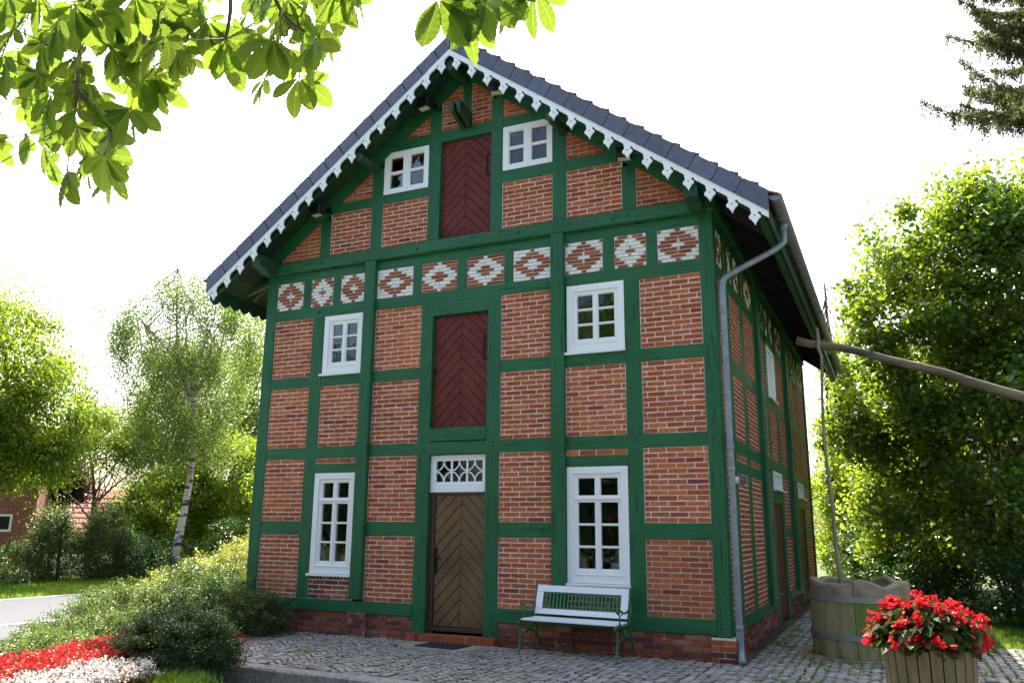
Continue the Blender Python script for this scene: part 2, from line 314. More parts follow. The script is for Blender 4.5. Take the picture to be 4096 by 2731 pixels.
def np_mesh(name, V, F, m, parent=None, origin=(0, 0, 0), uv=None, **k):
    org = ORG[parent.name] if parent else Vector(origin)
    V = np.asarray(V, dtype=np.float32)-np.array(org, dtype=np.float32); F = np.asarray(F, dtype=np.int32); nf, kf = F.shape
    me = bpy.data.meshes.new(name); me.vertices.add(len(V)); me.vertices.foreach_set('co', V.ravel())
    me.loops.add(nf*kf); me.loops.foreach_set('vertex_index', F.ravel()); me.polygons.add(nf)
    me.polygons.foreach_set('loop_start', np.arange(0, nf*kf, kf, dtype=np.int32))
    if uv is not None:
        l = me.uv_layers.new(name='UVMap'); l.data.foreach_set('uv', np.asarray(uv, dtype=np.float32)[F.ravel()].ravel())
    me.update(calc_edges=True); me.materials.append(m)
    o = bpy.data.objects.new(name, me); col.objects.link(o)
    if parent: o.parent = parent; ORG[o.name] = org
    else: o.location = org; ORG[o.name] = Vector(org)
    return tag(o, **k)

def unit(a): return a/np.maximum(np.linalg.norm(a, axis=1, keepdims=True), 1e-9)
def leaves(P, rs, ln, wd, up=.5, dirs=None, jit=.3):
    """one rhombic leaf per point"""
    n = len(P); nor = rs.normal(size=(n, 3)); nor[:, 2] += up; nor = unit(nor)
    d = rs.normal(size=(n, 3)) if dirs is None else dirs+rs.normal(size=(n, 3))*jit
    d = unit(d-nor*np.sum(d*nor, axis=1, keepdims=True)); s = np.cross(nor, d)
    L = (ln*rs.uniform(.6, 1.2, n))[:, None]; W = (wd*rs.uniform(.7, 1.2, n))[:, None]
    V = np.stack([P-d*L*.5, P+s*W*.5+d*L*.05+nor*W*.12, P+d*L*.5, P-s*W*.5+d*L*.05+nor*W*.12], axis=1).reshape(-1, 3)
    F = np.arange(n*4).reshape(n, 4)
    return V, F
def clumps(rs, blobs, nc, cr, nl, shell=.55, flat=.75, gap=None):
    """leaf positions gathered into clumps inside a set of ellipsoids"""
    blobs = np.array(blobs, float); vol = blobs[:, 3]*blobs[:, 4]*blobs[:, 5]; pr = vol**.8/np.sum(vol**.8)
    bi = rs.choice(len(blobs), nc, p=pr); d = unit(rs.normal(size=(nc, 3))); r = shell+(1-shell)*rs.uniform(0, 1, nc)**.6
    r *= rs.uniform(.85, 1.1, nc)
    C_ = blobs[bi, :3]+d*r[:, None]*blobs[bi, 3:6]
    k = rs.integers(0, nc, nl); sz = rs.uniform(.6, 1.3, nc)
    P = C_[k]+rs.normal(size=(nl, 3))*np.array([1, 1, flat])*cr*.5*sz[k][:, None]
    return P, C_
def limb(mb, a, b, r0, r1, rng, n=5, sag=.0, seg=6):
    a, b = Vector(a), Vector(b); L = (b-a).length; pts = []
    for i in range(n+1):
        t = i/n; p = a.lerp(b, t)+Vector((rng.uniform(-1, 1), rng.uniform(-1, 1), rng.uniform(-1, 1)))*L*.04*(0 < i < n); p.z += sag*math.sin(math.pi*t)*L
        pts.append(p)
    mb.tube(pts, [r0+(r1-r0)*i/n for i in range(n+1)], seg, caps=False)
def tree(name, label, loc, trunk, blobs, nc, cr, nl, ln, wd, leafm, barkm, seed, shell=.55, limbs=12, r0=.2, group=None, up=.5, cat='tree', flat=.75, hang=None, stems=None, crown='crown'):
    rng = random.Random(seed); rs = np.random.default_rng(seed)
    root = empty(name, loc, label=label, cat=cat, group=group)
    P, C_ = clumps(rs, blobs, nc, cr, nl, shell, flat)
    dirs = None
    if hang:
        P[:, 2] -= rs.uniform(0, 1, len(P))**1.3*hang; dirs = np.tile([0, 0, -1.], (len(P), 1))
    V, F = leaves(P, rs, ln, wd, up, dirs, .5)
    np_mesh(crown, V, F, leafm, root)
    mb = MB(); trunk = [Vector(p) for p in trunk]; n = len(trunk)
    mb.tube(trunk, [r0*(1-.75*i/(n-1)) for i in range(n)], 9)
    for s_ in (stems or []): mb.tube(s_, [r0*.45*(1-.8*i/(len(s_)-1)) for i in range(len(s_))], 6)
    src = [(trunk, r0)]+[(list(map(Vector, s_)), r0*.6) for s_ in (stems or [])]
    for c in C_[:limbs]:
        tr, rr = rng.choice(src); k = rng.randint(max(1, len(tr)//2), len(tr)-1); p = tr[k].lerp(tr[k-1], rng.random())
        limb(mb, p, c, rr*.28, rr*.06, rng, sag=.05)
    mb.build('trunk', barkm, root, smooth=True)
    return root

rnd = random.Random(11)
# ================================================================== THE HOUSE
house = empty('half_timbered_house', (4.3, 0, G), label='tall half-timbered house with green beams, orange brick panels and white scalloped gable boards', cat='house')
TF = lambda a, o, z: (a, -o, z)            # front wall: a along x, o outward
TS = lambda a, o, z: (8.6+o, a, z)         # right side wall
TL = lambda a, o, z: (-o, a, z)            # left side wall
BR = [(.43, .108, .032), (.38, .088, .028), (.46, .128, .042), (.35, .078, .027), (.44, .118, .038), (.27, .055, .026), (.42, .105, .036), (.20, .045, .030)]
BW = [4, 4, 3, 3, 4, .7, 2, .15]
def bcol(k=1.0, dark=0):
    c = rnd.choices(BR, BW)[0] if not dark else rnd.choice([(.24, .058, .030), (.17, .042, .026), (.30, .072, .032), (.13, .042, .030), (.34, .12, .07)])
    f = rnd.uniform(.82, 1.15)*k; return tuple(x*f for x in c)
def brick(mb, T, a0, a1, z0, z1, c, o=-.012, j=.0022):
    q = lambda: rnd.uniform(-j, j)
    ch = .0035; tilt = rnd.uniform(-.0015, .0015)
    P = [(a0+q(), o-.02, z0+q()), (a1+q(), o-.02, z0+q()), (a1+q(), o-.02, z1+q()), (a0+q(), o-.02, z1+q())]
    Q = [(p[0]+sx*ch, o+q()*.6+tilt, p[2]+sz*ch) for p, (sx, sz) in zip(P, ((1, 1), (-1, 1), (-1, -1), (1, -1)))]
    mb.add([T(*p) for p in P+Q], [(4, 5, 6, 7), (0, 1, 5, 4), (1, 2, 6, 5), (2, 3, 7, 6), (3, 0, 4, 7)], c)
def clip_poly(poly, f):
    """keep the side where f(p)>=0"""
    out = []
    for i in range(len(poly)):
        p, q = poly[i-1], poly[i]; fp, fq = f(p), f(q)
        if (fp >= 0) != (fq >= 0):
            t = fp/(fp-fq); out.append((p[0]+(q[0]-p[0])*t, p[1]+(q[1]-p[1])*t))
        if fq >= 0: out.append(q)
    return out
def panel(T, a0, a1, z0, z1, zc=None, mort='mortar', o=-.012, dark=0, L=None, rh=.078, jt=.0118, soldier=False, name='brick_panel', k=1.0, parent=None):
    """bricks laid one by one in front of a mortar bed; zc(a) = sloping upper limit"""
    L = L or (.275 if T is TF else .15); jv = jt if T is TF else .022
    if T is TS: k *= .85  # side wall's deeper shade put into its brick colour
    k *= rnd.uniform(.88, 1.10)
    mb = MB(); rows = max(1, round((z1-z0)/rh)); h = (z1-z0)/rows; m = .012
    off = rnd.uniform(.0, L)
    for r in range(rows):
        zb, zt = z0+r*h+jt/2, z0+(r+1)*h-jt/2
        wob = rnd.uniform(-.0015, .0015); zb += wob; zt += wob
        a = a0+m*.8; first = L*(.30 if r % 2 else .80)+rnd.uniform(-.015, .015); ln = first
        if soldier and r == rows-1:
            while a < a1-.03:
                e = min(a+.062, a1-m*.5); brick(mb, T, a, e, zb-.0, zt, bcol(k, 1), o); a = e+.011
            continue
        while a < a1-m-.02:
            e = min(a+ln-jv, a1-m*.8)
            if a1-m-e < .05: e = a1-m*.8
            c = bcol(k, dark)
            if zc is None or (zc(a) > zt and zc(e) > zt): brick(mb, T, a, e, zb, zt, c, o)
            else:
                pl = clip_poly([(a, zb), (e, zb), (e, zt), (a, zt)], lambda p: zc(p[0])-.012-p[1])
                if len(pl) > 2:
                    mb.col = c; mb.prism(pl, o-.02, o, T)
            a = e+jv; ln = L+rnd.uniform(-.006, .006)
    p = mb.build(name, M['brick'], parent or house)
    mm = MB(); pl = [(a0-.01, z0-.01), (a1+.01, z0-.01), (a1+.01, z1+.01), (a0-.01, z1+.01)]
    if zc: pl = clip_poly(pl, lambda q: zc(q[0])+.01-q[1])
    mm.prism(pl, o-.06, o-.006, T); mm.build('mortar_bed', M[mort], p)
    return p
WHT = (.80, .80, .78)
def pattern(T, a0, a1, z0, z1, kind, rows=9):
    mb = MB(); h = (z1-z0)/rows; W = a1-a0; ac = (a0+a1)/2; jt = .012
    th = {'A': (.30, 1.12, 1.80), 'B': (.30, 1.12, 1.80), 'C': (.48, 1.10, 9), 'D': (.48, 1.10, 9)}[kind]
    firstw = kind in 'AC'
    for r in range(rows):
        v = abs(r-(rows-1)/2)/((rows-1)/2)
        def cls(a):
            d = abs(a-ac)/(W/2)+v; b = sum(d > t for t in th); return (b % 2 == 0) == firstw
        n = 60; runs = []; cur = cls(a0+W*.5/n); st = a0
        for i in range(1, n):
            a = a0+W*(i+.5)/n; c = cls(a)
            if c != cur: runs.append((st, a0+W*i/n, cur)); st = a0+W*i/n; cur = c
        runs.append((st, a1, cur))
        runs = [x for x in runs if x[1]-x[0] > .018]
        for s_, e, wht in runs:
            k = max(1, round((e-s_)/.26)); 
            for q in range(k):
                x0 = s_+(e-s_)*q/k; x1 = s_+(e-s_)*(q+1)/k
                f = rnd.uniform(.92, 1.0); c = tuple(x*f for x in WHT) if wht else bcol(.72)
                brick(mb, T, x0+jt*.6, x1-jt*.6, z0+r*h+jt/2, z0+(r+1)*h-jt/2, c, j=.003)
    p = mb.build('patterned_brick_panel', M['brick'], house)
    MB().box((a0-.01, -.07, z0-.01), (a1+.01, -.018, z1+.01), T).build('mortar_bed', M['mortargrey'], p)
def timber(T, name, a0, a1, z0, z1, o=0.0, back=-.14, m=None, bev=.008):
    """one beam, its long edges slightly uneven like hewn oak"""
    mb = MB(); vert = (z1-z0) > (a1-a0); n = max(2, int(max(z1-z0, a1-a0)/.45)); ch = bev; V = []; F = []
    ring = []
    for i in range(n+1):
        t = i/n; w1, w2 = (rnd.uniform(-.004, .004) for _ in range(2))
        if i in (0, n): w1 = w2 = 0
        if vert:
            z = z0+(z1-z0)*t; e0, e1 = a0+w1, a1+w2
            ring.append([(e0, back, z), (e0, o-ch, z), (e0+ch, o, z), (e1-ch, o, z), (e1, o-ch, z), (e1, back, z)])
        else:
            a = a0+(a1-a0)*t; e0, e1 = z0+w1, z1+w2
            ring.append([(a, back, e0), (a, o-ch, e0), (a, o, e0+ch), (a, o, e1-ch), (a, o-ch, e1), (a, back, e1)])
    for rr in ring: V += [T(*p) for p in rr]
    for i in range(n):
        for k in range(6):
            k2 = (k+1) % 6; F.append((i*6+k, i*6+k2, (i+1)*6+k2, (i+1)*6+k))
    F += [tuple(range(5, -1, -1)), tuple(range(n*6, n*6+6))]
    mb.add(V, F); return mb.build(name, m or (M['green'] if vert else M['green2']), house)
def post(T, a0, a1, z0, z1, o=0.0, **k): return timber(T, 'post', a0, a1, z0, z1, o, **k)
def rail(T, a0, a1, z0, z1, o=-.006, **k): return timber(T, 'rail', a0, a1, z0, z1, o, **k)

def frame_boxes(mb, T, a0, a1, z0, z1, w, ob, of, wb=None):
    wb = wb or w
    mb.box((a0, ob, z0), (a0+w, of, z1), T); mb.box((a1-w, ob, z0), (a1, of, z1), T)
    mb.box((a0+w, ob, z1-w), (a1-w, of-.001, z1), T); mb.box((a0+w, ob, z0), (a1-w, of-.001, z0+wb), T)
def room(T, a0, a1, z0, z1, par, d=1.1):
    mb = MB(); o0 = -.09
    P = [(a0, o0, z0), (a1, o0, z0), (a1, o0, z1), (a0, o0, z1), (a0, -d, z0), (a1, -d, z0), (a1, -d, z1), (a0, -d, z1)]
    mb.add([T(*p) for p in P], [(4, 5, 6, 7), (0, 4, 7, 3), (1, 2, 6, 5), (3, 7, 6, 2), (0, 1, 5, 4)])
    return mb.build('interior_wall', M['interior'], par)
def casement(T, a0, a1, z0, z1, rows, transom=False, label=None, sill=True):
    """board frame > sash bars, glass, sill"""
    mb = MB(); w = .105
    pl0 = [(a0, z0), (a1, z0), (a1, z1), (a0, z1)]
    frame_boxes(mb, T, a0, a1, z0, z1, w, -.10, .004, .14)
    win = mb.build('window', M['white'], house, bevel=.003, label=label)
    i0, i1, j0, j1 = a0+w, a1-w, z0+.14, z1-w
    s = MB(); sw = .055
    frame_boxes(s, T, i0, i1, j0, j1, sw, -.085, -.022)
    frame_boxes(s, T, i0+.012, i1-.012, j0+.012, j1-.012, sw, -.080, -.034)
    am = (i0+i1)/2; s.box((am-.045, -.084, j0+sw), (am+.045, -.020, j1-sw), T)
    s.box((am-.020, -.03, j0+.03), (am+.020, -.010, j1-.03), T)
    H = j1-j0-2*sw; tops = []
    if transom:
        zt = j1-sw-H*.235; s.box((i0+.01, -.083, zt-.055), (i1-.01, -.016, zt+.05), T); s.box((i0, -.05, zt-.012), (i1, .006, zt+.014), T)
        zs = [j0+sw+(zt-.055-j0-sw)*q/(rows-1) for q in range(1, rows-1)]
    else: zs = [j0+sw+H*q/rows for q in range(1, rows)]
    for z in zs:
        for b0, b1 in ((i0+sw, am-.045), (am+.045, i1-sw)):
            s.box((b0, -.078, z-.018), (b1, -.034, z+.018), T); s.box((b0-.012, -.05, z-.009), (b1+.012, -.024, z+.009), T)
    s.box((i0-.004, -.06, j0-.028), (i1+.004, .012, j0-.010), T)
    s.build('sash', M['white'], win, bevel=.0025)
    g = MB(); g.box((i0+.03, -.068, j0+.03), (i1-.03, -.062, j1-.03), T); g.build('glass_pane', M['glass'], win)
    if sill:
        q = MB(); q.box((a0-.035, -.05, z0-.045), (a1+.012, .055, z0-.005), T); q.build('window_sill', M['white'], win, bevel=.004)
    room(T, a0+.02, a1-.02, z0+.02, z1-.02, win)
    return win
def flat_window(T, a0, a1, z0, z1, cut=None, label=None):
    poly = [(a0, z0), (a1, z0), (a1, z1), (a0, z1)]
    if cut == 'l': poly = [(a0, z0), (a1, z0), (a1, z1), (a0+.07, z1), (a0, z1-.06)]
    if cut == 'r': poly = [(a0, z0), (a1, z0), (a1, z1-.13), (a1-.11, z1), (a0, z1)]
    mb = MB(); w = .10; am = (a0+a1)/2; zm = (z0+z1)/2
    mb.box((a0, -.07, z0), (a0+w*1.1, .006, z1-(.07 if cut == 'l' else 0)), T); mb.box((a1-w, -.07, z0), (a1, .006, z1-(.13 if cut == 'r' else 0)), T)
    mb.box((a0+w*1.1, -.07, z0), (a1-w, .005, z0+w), T); mb.box((am-.07, -.07, z0+w), (am+.07, .004, z1-w), T)
    top = clip_poly(clip_poly(poly, lambda p: p[1]-(z1-w)), lambda p: 1)
    mb.prism(clip_poly(poly, lambda p: p[1]-(z1-w)), -.07, .005, T)
    for b0, b1 in ((a0+w*1.1, am-.07), (am+.07, a1-w)): mb.box((b0, -.06, zm-.018), (b1, -.006, zm+.018), T)
    win = mb.build('window', M['white'], house, label=label)
    s = MB()
    for b0, b1 in ((a0+w*1.1, am-.07), (am+.07, a1-w)):
        for c0, c1 in ((z0+w, zm-.018), (zm+.018, z1-w)): frame_boxes(s, T, b0, b1, c0, c1, .010, -.05, -.014)
    s.build('glazing_bead', M['white'], win)
    MB().box((a0+.05, -.048, z0+.05), (a1-.05, -.042, z1-.05), T).build('glass_pane', M['glass'], win)
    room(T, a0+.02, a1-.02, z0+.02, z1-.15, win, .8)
    return win
def chevron(T, a0, a1, z0, z1, pitch, o0, o1, slope=1.0, ctr=None, ch=.007):
    """boards rising to the middle line, clipped to the rectangle"""
    mb = MB(); ac = ctr or (a0+a1)/2
    rect = lambda poly: clip_poly(clip_poly(poly, lambda p: p[1]-z0), lambda p: z1-p[1])
    for sgn, e in ((-1, a0), (1, a1)):
        wd = abs(e-ac); zc = z0-.0; k = 0
        while zc < z1+wd*slope+pitch:
            g = .004
            lo = [(ac+sgn*.0015, zc+g), (e, zc-wd*slope+g), (e, zc-wd*slope+pitch-g), (ac+sgn*.0015, zc+pitch-g)]
            pl = rect(lo)
            if len(pl) > 2:
                if sgn < 0: pl = pl[::-1]
                ar = sum(pl[i-1][0]*pl[i][1]-pl[i][0]*pl[i-1][1] for i in range(len(pl)))
                if ar < 0: pl = pl[::-1]
                if abs(ar) > .002: mb.prism(pl, o0, o1, T, inset=ch, dep=ch*.8)
            zc += pitch
    return mb
S_ = .741; XM = 4.3
zcut = lambda a: 9.63-S_*abs(a-XM)

# ---- front wall, posts
post(TF, 0, .24, .20, 6.34, .006); post(TF, 8.385, 8.60, .18, 6.34, .006)
post(TF, 1.14, 1.385, .395, 2.80); post(TF, 1.14, 1.40, 2.99, 5.43)
post(TF, 3.505, 3.745, G+.02, 2.80, .004); post(TF, 3.50, 3.735, 2.99, 5.43, .004)
post(TF, 4.795, 5.035, G+.02, 2.80, .004); post(TF, 4.80, 5.045, 2.99, 5.43, .004)
post(TF, 7.185, 7.42, .395, 2.80); post(TF, 7.18, 7.43, 2.99, 5.43)
def main_post(a0, a1, zb, zt=6.34, T=TF):
    return timber(T, 'post', a0, a1, zb, zt, .085, bev=.02)
main_post(2.305, 2.535, .43); main_post(5.965, 6.195, .43)
# ---- rails
rail(TF, .02, 3.51, .20, .40, .012); rail(TF, 5.03, 8.39, .19, .40, .012)
for a0, a1 in ((.23, 1.15), (2.4, 3.51), (5.03, 6.1), (7.41, 8.39)): rail(TF, a0, a1, 1.46, 1.70)
for a0, a1 in ((1.38, 2.4), (6.1, 7.19)): rail(TF, a0, a1, 2.53, 2.70)
rail(TF, .23, 8.39, 2.79, 3.00, -.003)
for a0, a1 in ((.23, 1.15), (1.38, 2.4), (2.4, 3.51), (5.03, 6.1), (6.1, 7.19), (7.41, 8.39)): rail(TF, a0, a1, 4.10, 4.31)
rail(TF, .23, 8.39, 5.42, 5.63, -.003)
rail(TF, .23, 8.39, 6.17, 6.36, -.010)
for a0, a1 in ((.865, 1.045), (1.56, 1.73), (3.30, 3.475), (4.19, 4.38), (5.09, 5.26), (6.845, 7.035), (7.56, 7.735)):
    timber(TF, 'post', a0, a1, 5.62, 6.18, -.005)
timber(TF, 'rail', -.02, 8.62, 6.345, 6.57, .085, bev=.02)
rail(TF, 3.735, 4.80, 3.01, 3.235, .010); rail(TF, 3.735, 4.80, 5.19, 5.43, -.001)
# ---- gable timber
def rail_to(a0, a1, z0, z1, o=-.006):       # rail whose end meets the rafter
    pl = clip_poly([(a0, z0), (a1, z0), (a1, z1), (a0, z1)], lambda p: zcut(p[0])+.02-p[1])
    MB().prism(pl, -.14, o, TF).build('rail', M['green2'], house)
for a0, a1 in ((1.185, 1.42), (2.335, 2.575), (3.55, 3.795), (4.815, 5.04), (5.98, 6.225), (7.185, 7.415)):
    zt = min(zcut(a0), zcut(a1)); timber(TF, 'post', a0, a1, 6.56, zt+.02, 0)
timber(TF, 'post', 4.22, 4.40, 8.67, 9.56, -.002)
for a0, a1, z0, z1 in ((1.30, 2.35, 7.44, 7.63), (2.56, 3.56, 7.45, 7.63), (5.03, 5.99, 7.45, 7.665), (6.21, 7.3, 7.45, 7.66),
                       (2.45, 3.56, 8.46, 8.68), (3.78, 4.83, 8.47, 8.685), (5.03, 6.1, 8.49, 8.68)):
    rail_to(a0, a1, z0, z1)
for sg in (-1, 1):
    pl = [(XM, 9.62), (XM+sg*4.35, 9.62-S_*4.35), (XM+sg*4.35, 9.915-S_*4.35), (XM, 9.915)]
    MB().prism(pl, -.14, .045, TF).build('rafter', M['green2'], house)
# ---- brick panels, ground floor
for a0, a1 in ((.24, 1.14), (2.535, 3.505), (5.035, 5.965), (7.42, 8.385)):
    panel(TF, a0, a1, 1.70, 2.79); panel(TF, a0, a1, .40, 1.46, mort='mortar' if a0 < 7 else 'mortargrey')
for a0, a1 in ((1.385, 2.305), (6.195, 7.185)):
    panel(TF, a0, a1, 2.70, 2.79); panel(TF, a0, a1, .40, .79, dark=1, soldier=True)
# first floor
for a0, a1 in ((.24, 1.14), (2.535, 3.50), (5.045, 5.965), (7.43, 8.385)): panel(TF, a0, a1, 4.31, 5.42)
for a0, a1 in ((.24, 1.14), (1.40, 2.305), (2.535, 3.50), (5.045, 5.965), (6.195, 7.18), (7.43, 8.385)): panel(TF, a0, a1, 3.00, 4.10)
for (a0, a1), kd in zip(((.24, .865), (1.045, 1.56), (1.73, 2.305), (2.535, 3.30), (3.475, 4.19), (4.38, 5.09), (5.26, 5.965), (6.195, 6.845), (7.035, 7.56), (7.735, 8.385)), 'ABACDDCABA'):
    pattern(TF, a0, a1, 5.63, 6.17, kd)
# gable
for a0, a1, z0, z1 in ((.3, 1.185, 6.57, 7.5), (1.42, 2.335, 6.57, 7.44), (2.575, 3.55, 6.57, 7.45), (5.04, 5.98, 6.57, 7.45), (6.225, 7.185, 6.57, 7.45), (7.415, 8.4, 6.57, 7.5),
                       (1.5, 2.335, 7.63, 8.3), (6.225, 7.3, 7.66, 8.3), (2.8, 3.55, 8.68, 9.2), (5.04, 5.9, 8.68, 9.2), (3.795, 4.22, 8.685, 9.5), (4.40, 4.815, 8.685, 9.5)):
    panel(TF, a0, a1, z0, z1, zc=zcut, k=.88, mort='mortar' if z1 < 7.46 else 'mortargrey')
# plinth
plm = dict(mort='mortardark', dark=1, L=.285, rh=.078, name='plinth')
panel(TF, 0.0, 2.30, G-.06, .20, o=-.008, **plm); panel(TF, 2.62, 3.50, G-.06, .20, o=-.008, **plm)
panel(TF, 2.30, 2.62, G-.06, .20, o=.055, **plm)
panel(TF, 5.04, 6.02, G-.06, .19, o=-.008, **plm); panel(TF, 6.02, 6.26, G-.06, .19, o=.045, **plm); panel(TF, 6.26, 8.34, G-.06, .19, o=-.008, **plm)
mb = MB()
for r in range(4):
    zb = G-.01+r*.078
    for a0, a1 in (((8.33, 8.50), (8.51, 8.665)) if r % 2 else ((8.33, 8.42), (8.43, 8.665))):
        mb.col = bcol(.9, r < 2); mb.box((a0, -.2, zb), (a1, .075, zb+.067), TF, .003, rnd)
cb = mb.build('corner_plinth', M['brick'], house); MB().box((8.335, -.2, G-.05), (8.655, .066, .165), TF).build('mortar_bed', M['mortar'], cb)
# ---- windows
casement(TF, 1.40, 2.29, .82, 2.53, 4, True); casement(TF, 6.205, 7.18, .82, 2.53, 4, True)
casement(TF, 1.415, 2.30, 4.33, 5.415, 3); casement(TF, 6.22, 7.18, 4.335, 5.43, 3)
flat_window(TF, 2.59, 3.545, 7.635, 8.46, 'l'); flat_window(TF, 5.05, 5.98, 7.67, 8.49, 'r')
# ---- hatches
def hatch(z0, z1, label):
    mb = MB(); mb.box((3.70, -.115, z0-.02), (4.83, -.105, z1+.02), TF); rt_ = mb.build('loft_hatch', M['hatch'], house, label=label)
    chevron(TF, 3.74, 4.80, z0, z1, .200, -.104, -.083, 1.0, ch=.011).build('chevron_boards', M['hatch'], rt_)
    h = MB(); x = 4.70; zc = z0+(z1-z0)*.68
    h.tube([TF(4.79, -.08, zc+.20), TF(x, -.065, zc+.20), TF(x, -.065, zc-.20), TF(4.79, -.08, zc-.20)], .010, 6); h.build('handle', M['iron'], rt_)
    b = MB(); b.box((3.735, -.10, z0+.95), (3.80, -.06, z0+1.03), TF); b.build('latch', M['iron'], rt_)
hatch(3.24, 5.19, 'ox red chevron boarded hatch above the entrance door'); hatch(6.60, 8.475, 'ox red chevron boarded hatch under the gable')
# ---- door
TD = lambda a, o, z: TF(a, o-.09, z)
mb = MB(); mb.box((3.74, -.06, G+.06), (3.835, .012, 2.17), TD); mb.box((4.765, -.06, G+.06), (4.80, .012, 2.17), TD); mb.box((3.835, -.06, 2.13), (4.765, .010, 2.17), TD)
mb.box((3.70, -.03, -.005), (4.83, .020, .055), TD)
df = mb.build('door_frame', M['doorframe'], house, bevel=.004)
mb = MB(); mb.box((3.835, -.055, .0), (4.80, -.030, 2.14), TD); dl = mb.build('door', M['door'], house)
chevron(TD, 3.84, 4.79, .06, 2.14, .215, -.03, -.006, 1.02, ctr=4.33, ch=.016).build('chevron_boards', M['door'], dl)
mb = MB()
mb.box((3.862, -.01, .93), (3.90, .004, 1.25), TD)
for z, s_ in ((1.26, .03), (1.22, .022), (.94, .022), (.90, .03), (1.12, .034)):
    mb.lathe([(.001, z-s_), (s_*.8, z-s_*.5), (s_, z), (s_*.8, z+s_*.5), (.001, z+s_)], TD(3.881, -.004, z)[:2], 10)
mb.tube([TD(3.881, .0, 1.12), TD(3.881, .05, 1.125), TD(3.93, .06, 1.13), TD(3.99, .055, 1.115), TD(3.995, .055, 1.085)], [.012, .012, .011, .014, .012], 8)
mb.build('door_handle', M['iron'], dl, smooth=True)
mb = MB(); frame_boxes(mb, TD, 3.74, 4.80, 2.175, 2.785, .06, -.05, .018, .135); tw = mb.build('transom_window', M['white'], house, bevel=.003)
s = MB(); a0, a1, z0, z1 = 3.80, 4.74, 2.31, 2.725; frame_boxes(s, TD, a0, a1, z0, z1, .035, -.045, .004)
iw = (a1-a0-.07)/3; zm = (z0+z1)/2; hh = (z1-z0)/2-.03
for q in (1, 2): s.box((a0+.035+iw*q-.016, -.04, z0+.03), (a0+.035+iw*q+.016, -.004, z1-.03), TD)
for q in range(3):
    for cx, sg in ((a0+.035+iw*q, 1), (a0+.035+iw*(q+1), -1)):
        for vz in (1, -1):
            pts = []
            for i in range(9):      # quarter arcs that meet as pointed lozenges
                t = i/8*math.pi/2; pts.append(TD(cx+sg*iw*.5*math.sin(t), -.014, zm+vz*.012+vz*(hh-.012)*(1-math.cos(t))))
            s.tube(pts, .0135, 6)
s.build('tracery', M['white'], tw)
MB().box((3.79, -.036, 2.30), (4.76, -.030, 2.74), TD).build('glass_pane', M['glass'], tw)
room(TF, 3.76, 4.79, 2.2, 2.78, tw)
# threshold
mb = MB(); a = 3.50
while a < 4.99:
    mb.col = bcol(.8, 0) if rnd.random() < .5 else (.30, .08, .045); mb.box((a, -.13, G-.02), (a+.066, .13+rnd.uniform(-.004, .004), -.045), TF); a += .074
mb.build('threshold', M['brick'], house); MB().box((3.5, -.12, G-.02), (4.99, .12, -.052), TF).build('threshold_joint', M['mortardark'], house)

# ---- right side wall
D = 13.2
post(TS, .0, .22, .20, 6.34, .004); post(TS, 12.85, D, .2, 6.34, .02)
SD_COL = [(.30, .93), (1.17, 2.20), (2.50, 3.66)]
post(TS, .93, 1.17, .38, 6.2, -.004); post(TS, 2.20, 2.50, .38, 6.2, -.004)
for a0 in (3.80, 8.15): timber(TS, 'post', a0, a0+.24, .30, 6.4, .085, bev=.02)
post(TS, 3.66, 4.35, .38, 6.2, -.004); post(TS, 8.02, 8.72, .38, 6.2, -.004)
post(TS, 4.92, 5.24, G, 2.8, -.003); post(TS, 6.55, 6.86, G, 2.8, -.003); post(TS, 9.40, 9.72, G, 2.8, -.003); post(TS, 11.05, 11.35, G, 2.8, -.003)
post(TS, 5.08, 5.36, 2.98, 6.2, -.003); post(TS, 6.50, 6.80, 2.98, 6.2, -.003); post(TS, 9.60, 9.85, 2.98, 6.2, -.003); post(TS, 11.1, 11.35, 2.98, 6.2, -.003)
rail(TS, .2, 4.93, .18, .37, .008); rail(TS, 6.85, 9.41, .18, .37, .008); rail(TS, 11.34, 12.9, .18, .37, .008)
rail(TS, .2, 12.9, 2.77, 2.99, -.003); rail(TS, .2, 12.9, 5.40, 5.60, -.003); rail(TS, .2, 12.9, 6.17, 6.36, -.010); rail(TS, 0, D, 6.36, 6.57, .06)
for a0, a1 in ((.2, .95), (1.1, 2.25), (2.45, 3.7), (4.3, 5.1), (5.3, 6.55), (6.75, 8.05), (8.7, 9.65), (9.8, 11.15), (11.3, 12.9)): rail(TS, a0, a1, 4.07, 4.28)
for a0, a1 in ((4.3, 4.95), (6.8, 8.05), (8.7, 9.45), (11.3, 12.9)): rail(TS, a0, a1, 1.46, 1.66)
for a0, a1 in ((1.1, 2.25), (2.45, 3.7)): rail(TS, a0, a1, 2.48, 2.67)
for a0, a1 in ((.22, .93), (1.17, 2.20), (2.50, 3.66)): 
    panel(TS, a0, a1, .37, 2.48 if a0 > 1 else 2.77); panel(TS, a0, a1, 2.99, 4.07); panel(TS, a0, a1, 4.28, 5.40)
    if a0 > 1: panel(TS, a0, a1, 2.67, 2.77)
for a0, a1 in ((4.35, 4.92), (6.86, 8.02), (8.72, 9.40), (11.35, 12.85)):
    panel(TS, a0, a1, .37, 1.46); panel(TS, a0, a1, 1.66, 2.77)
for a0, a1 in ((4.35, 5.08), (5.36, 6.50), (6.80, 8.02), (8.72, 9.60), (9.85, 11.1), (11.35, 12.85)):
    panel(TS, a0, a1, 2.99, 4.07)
    if not 5.2 < a0 < 6: panel(TS, a0, a1, 4.28, 5.40)
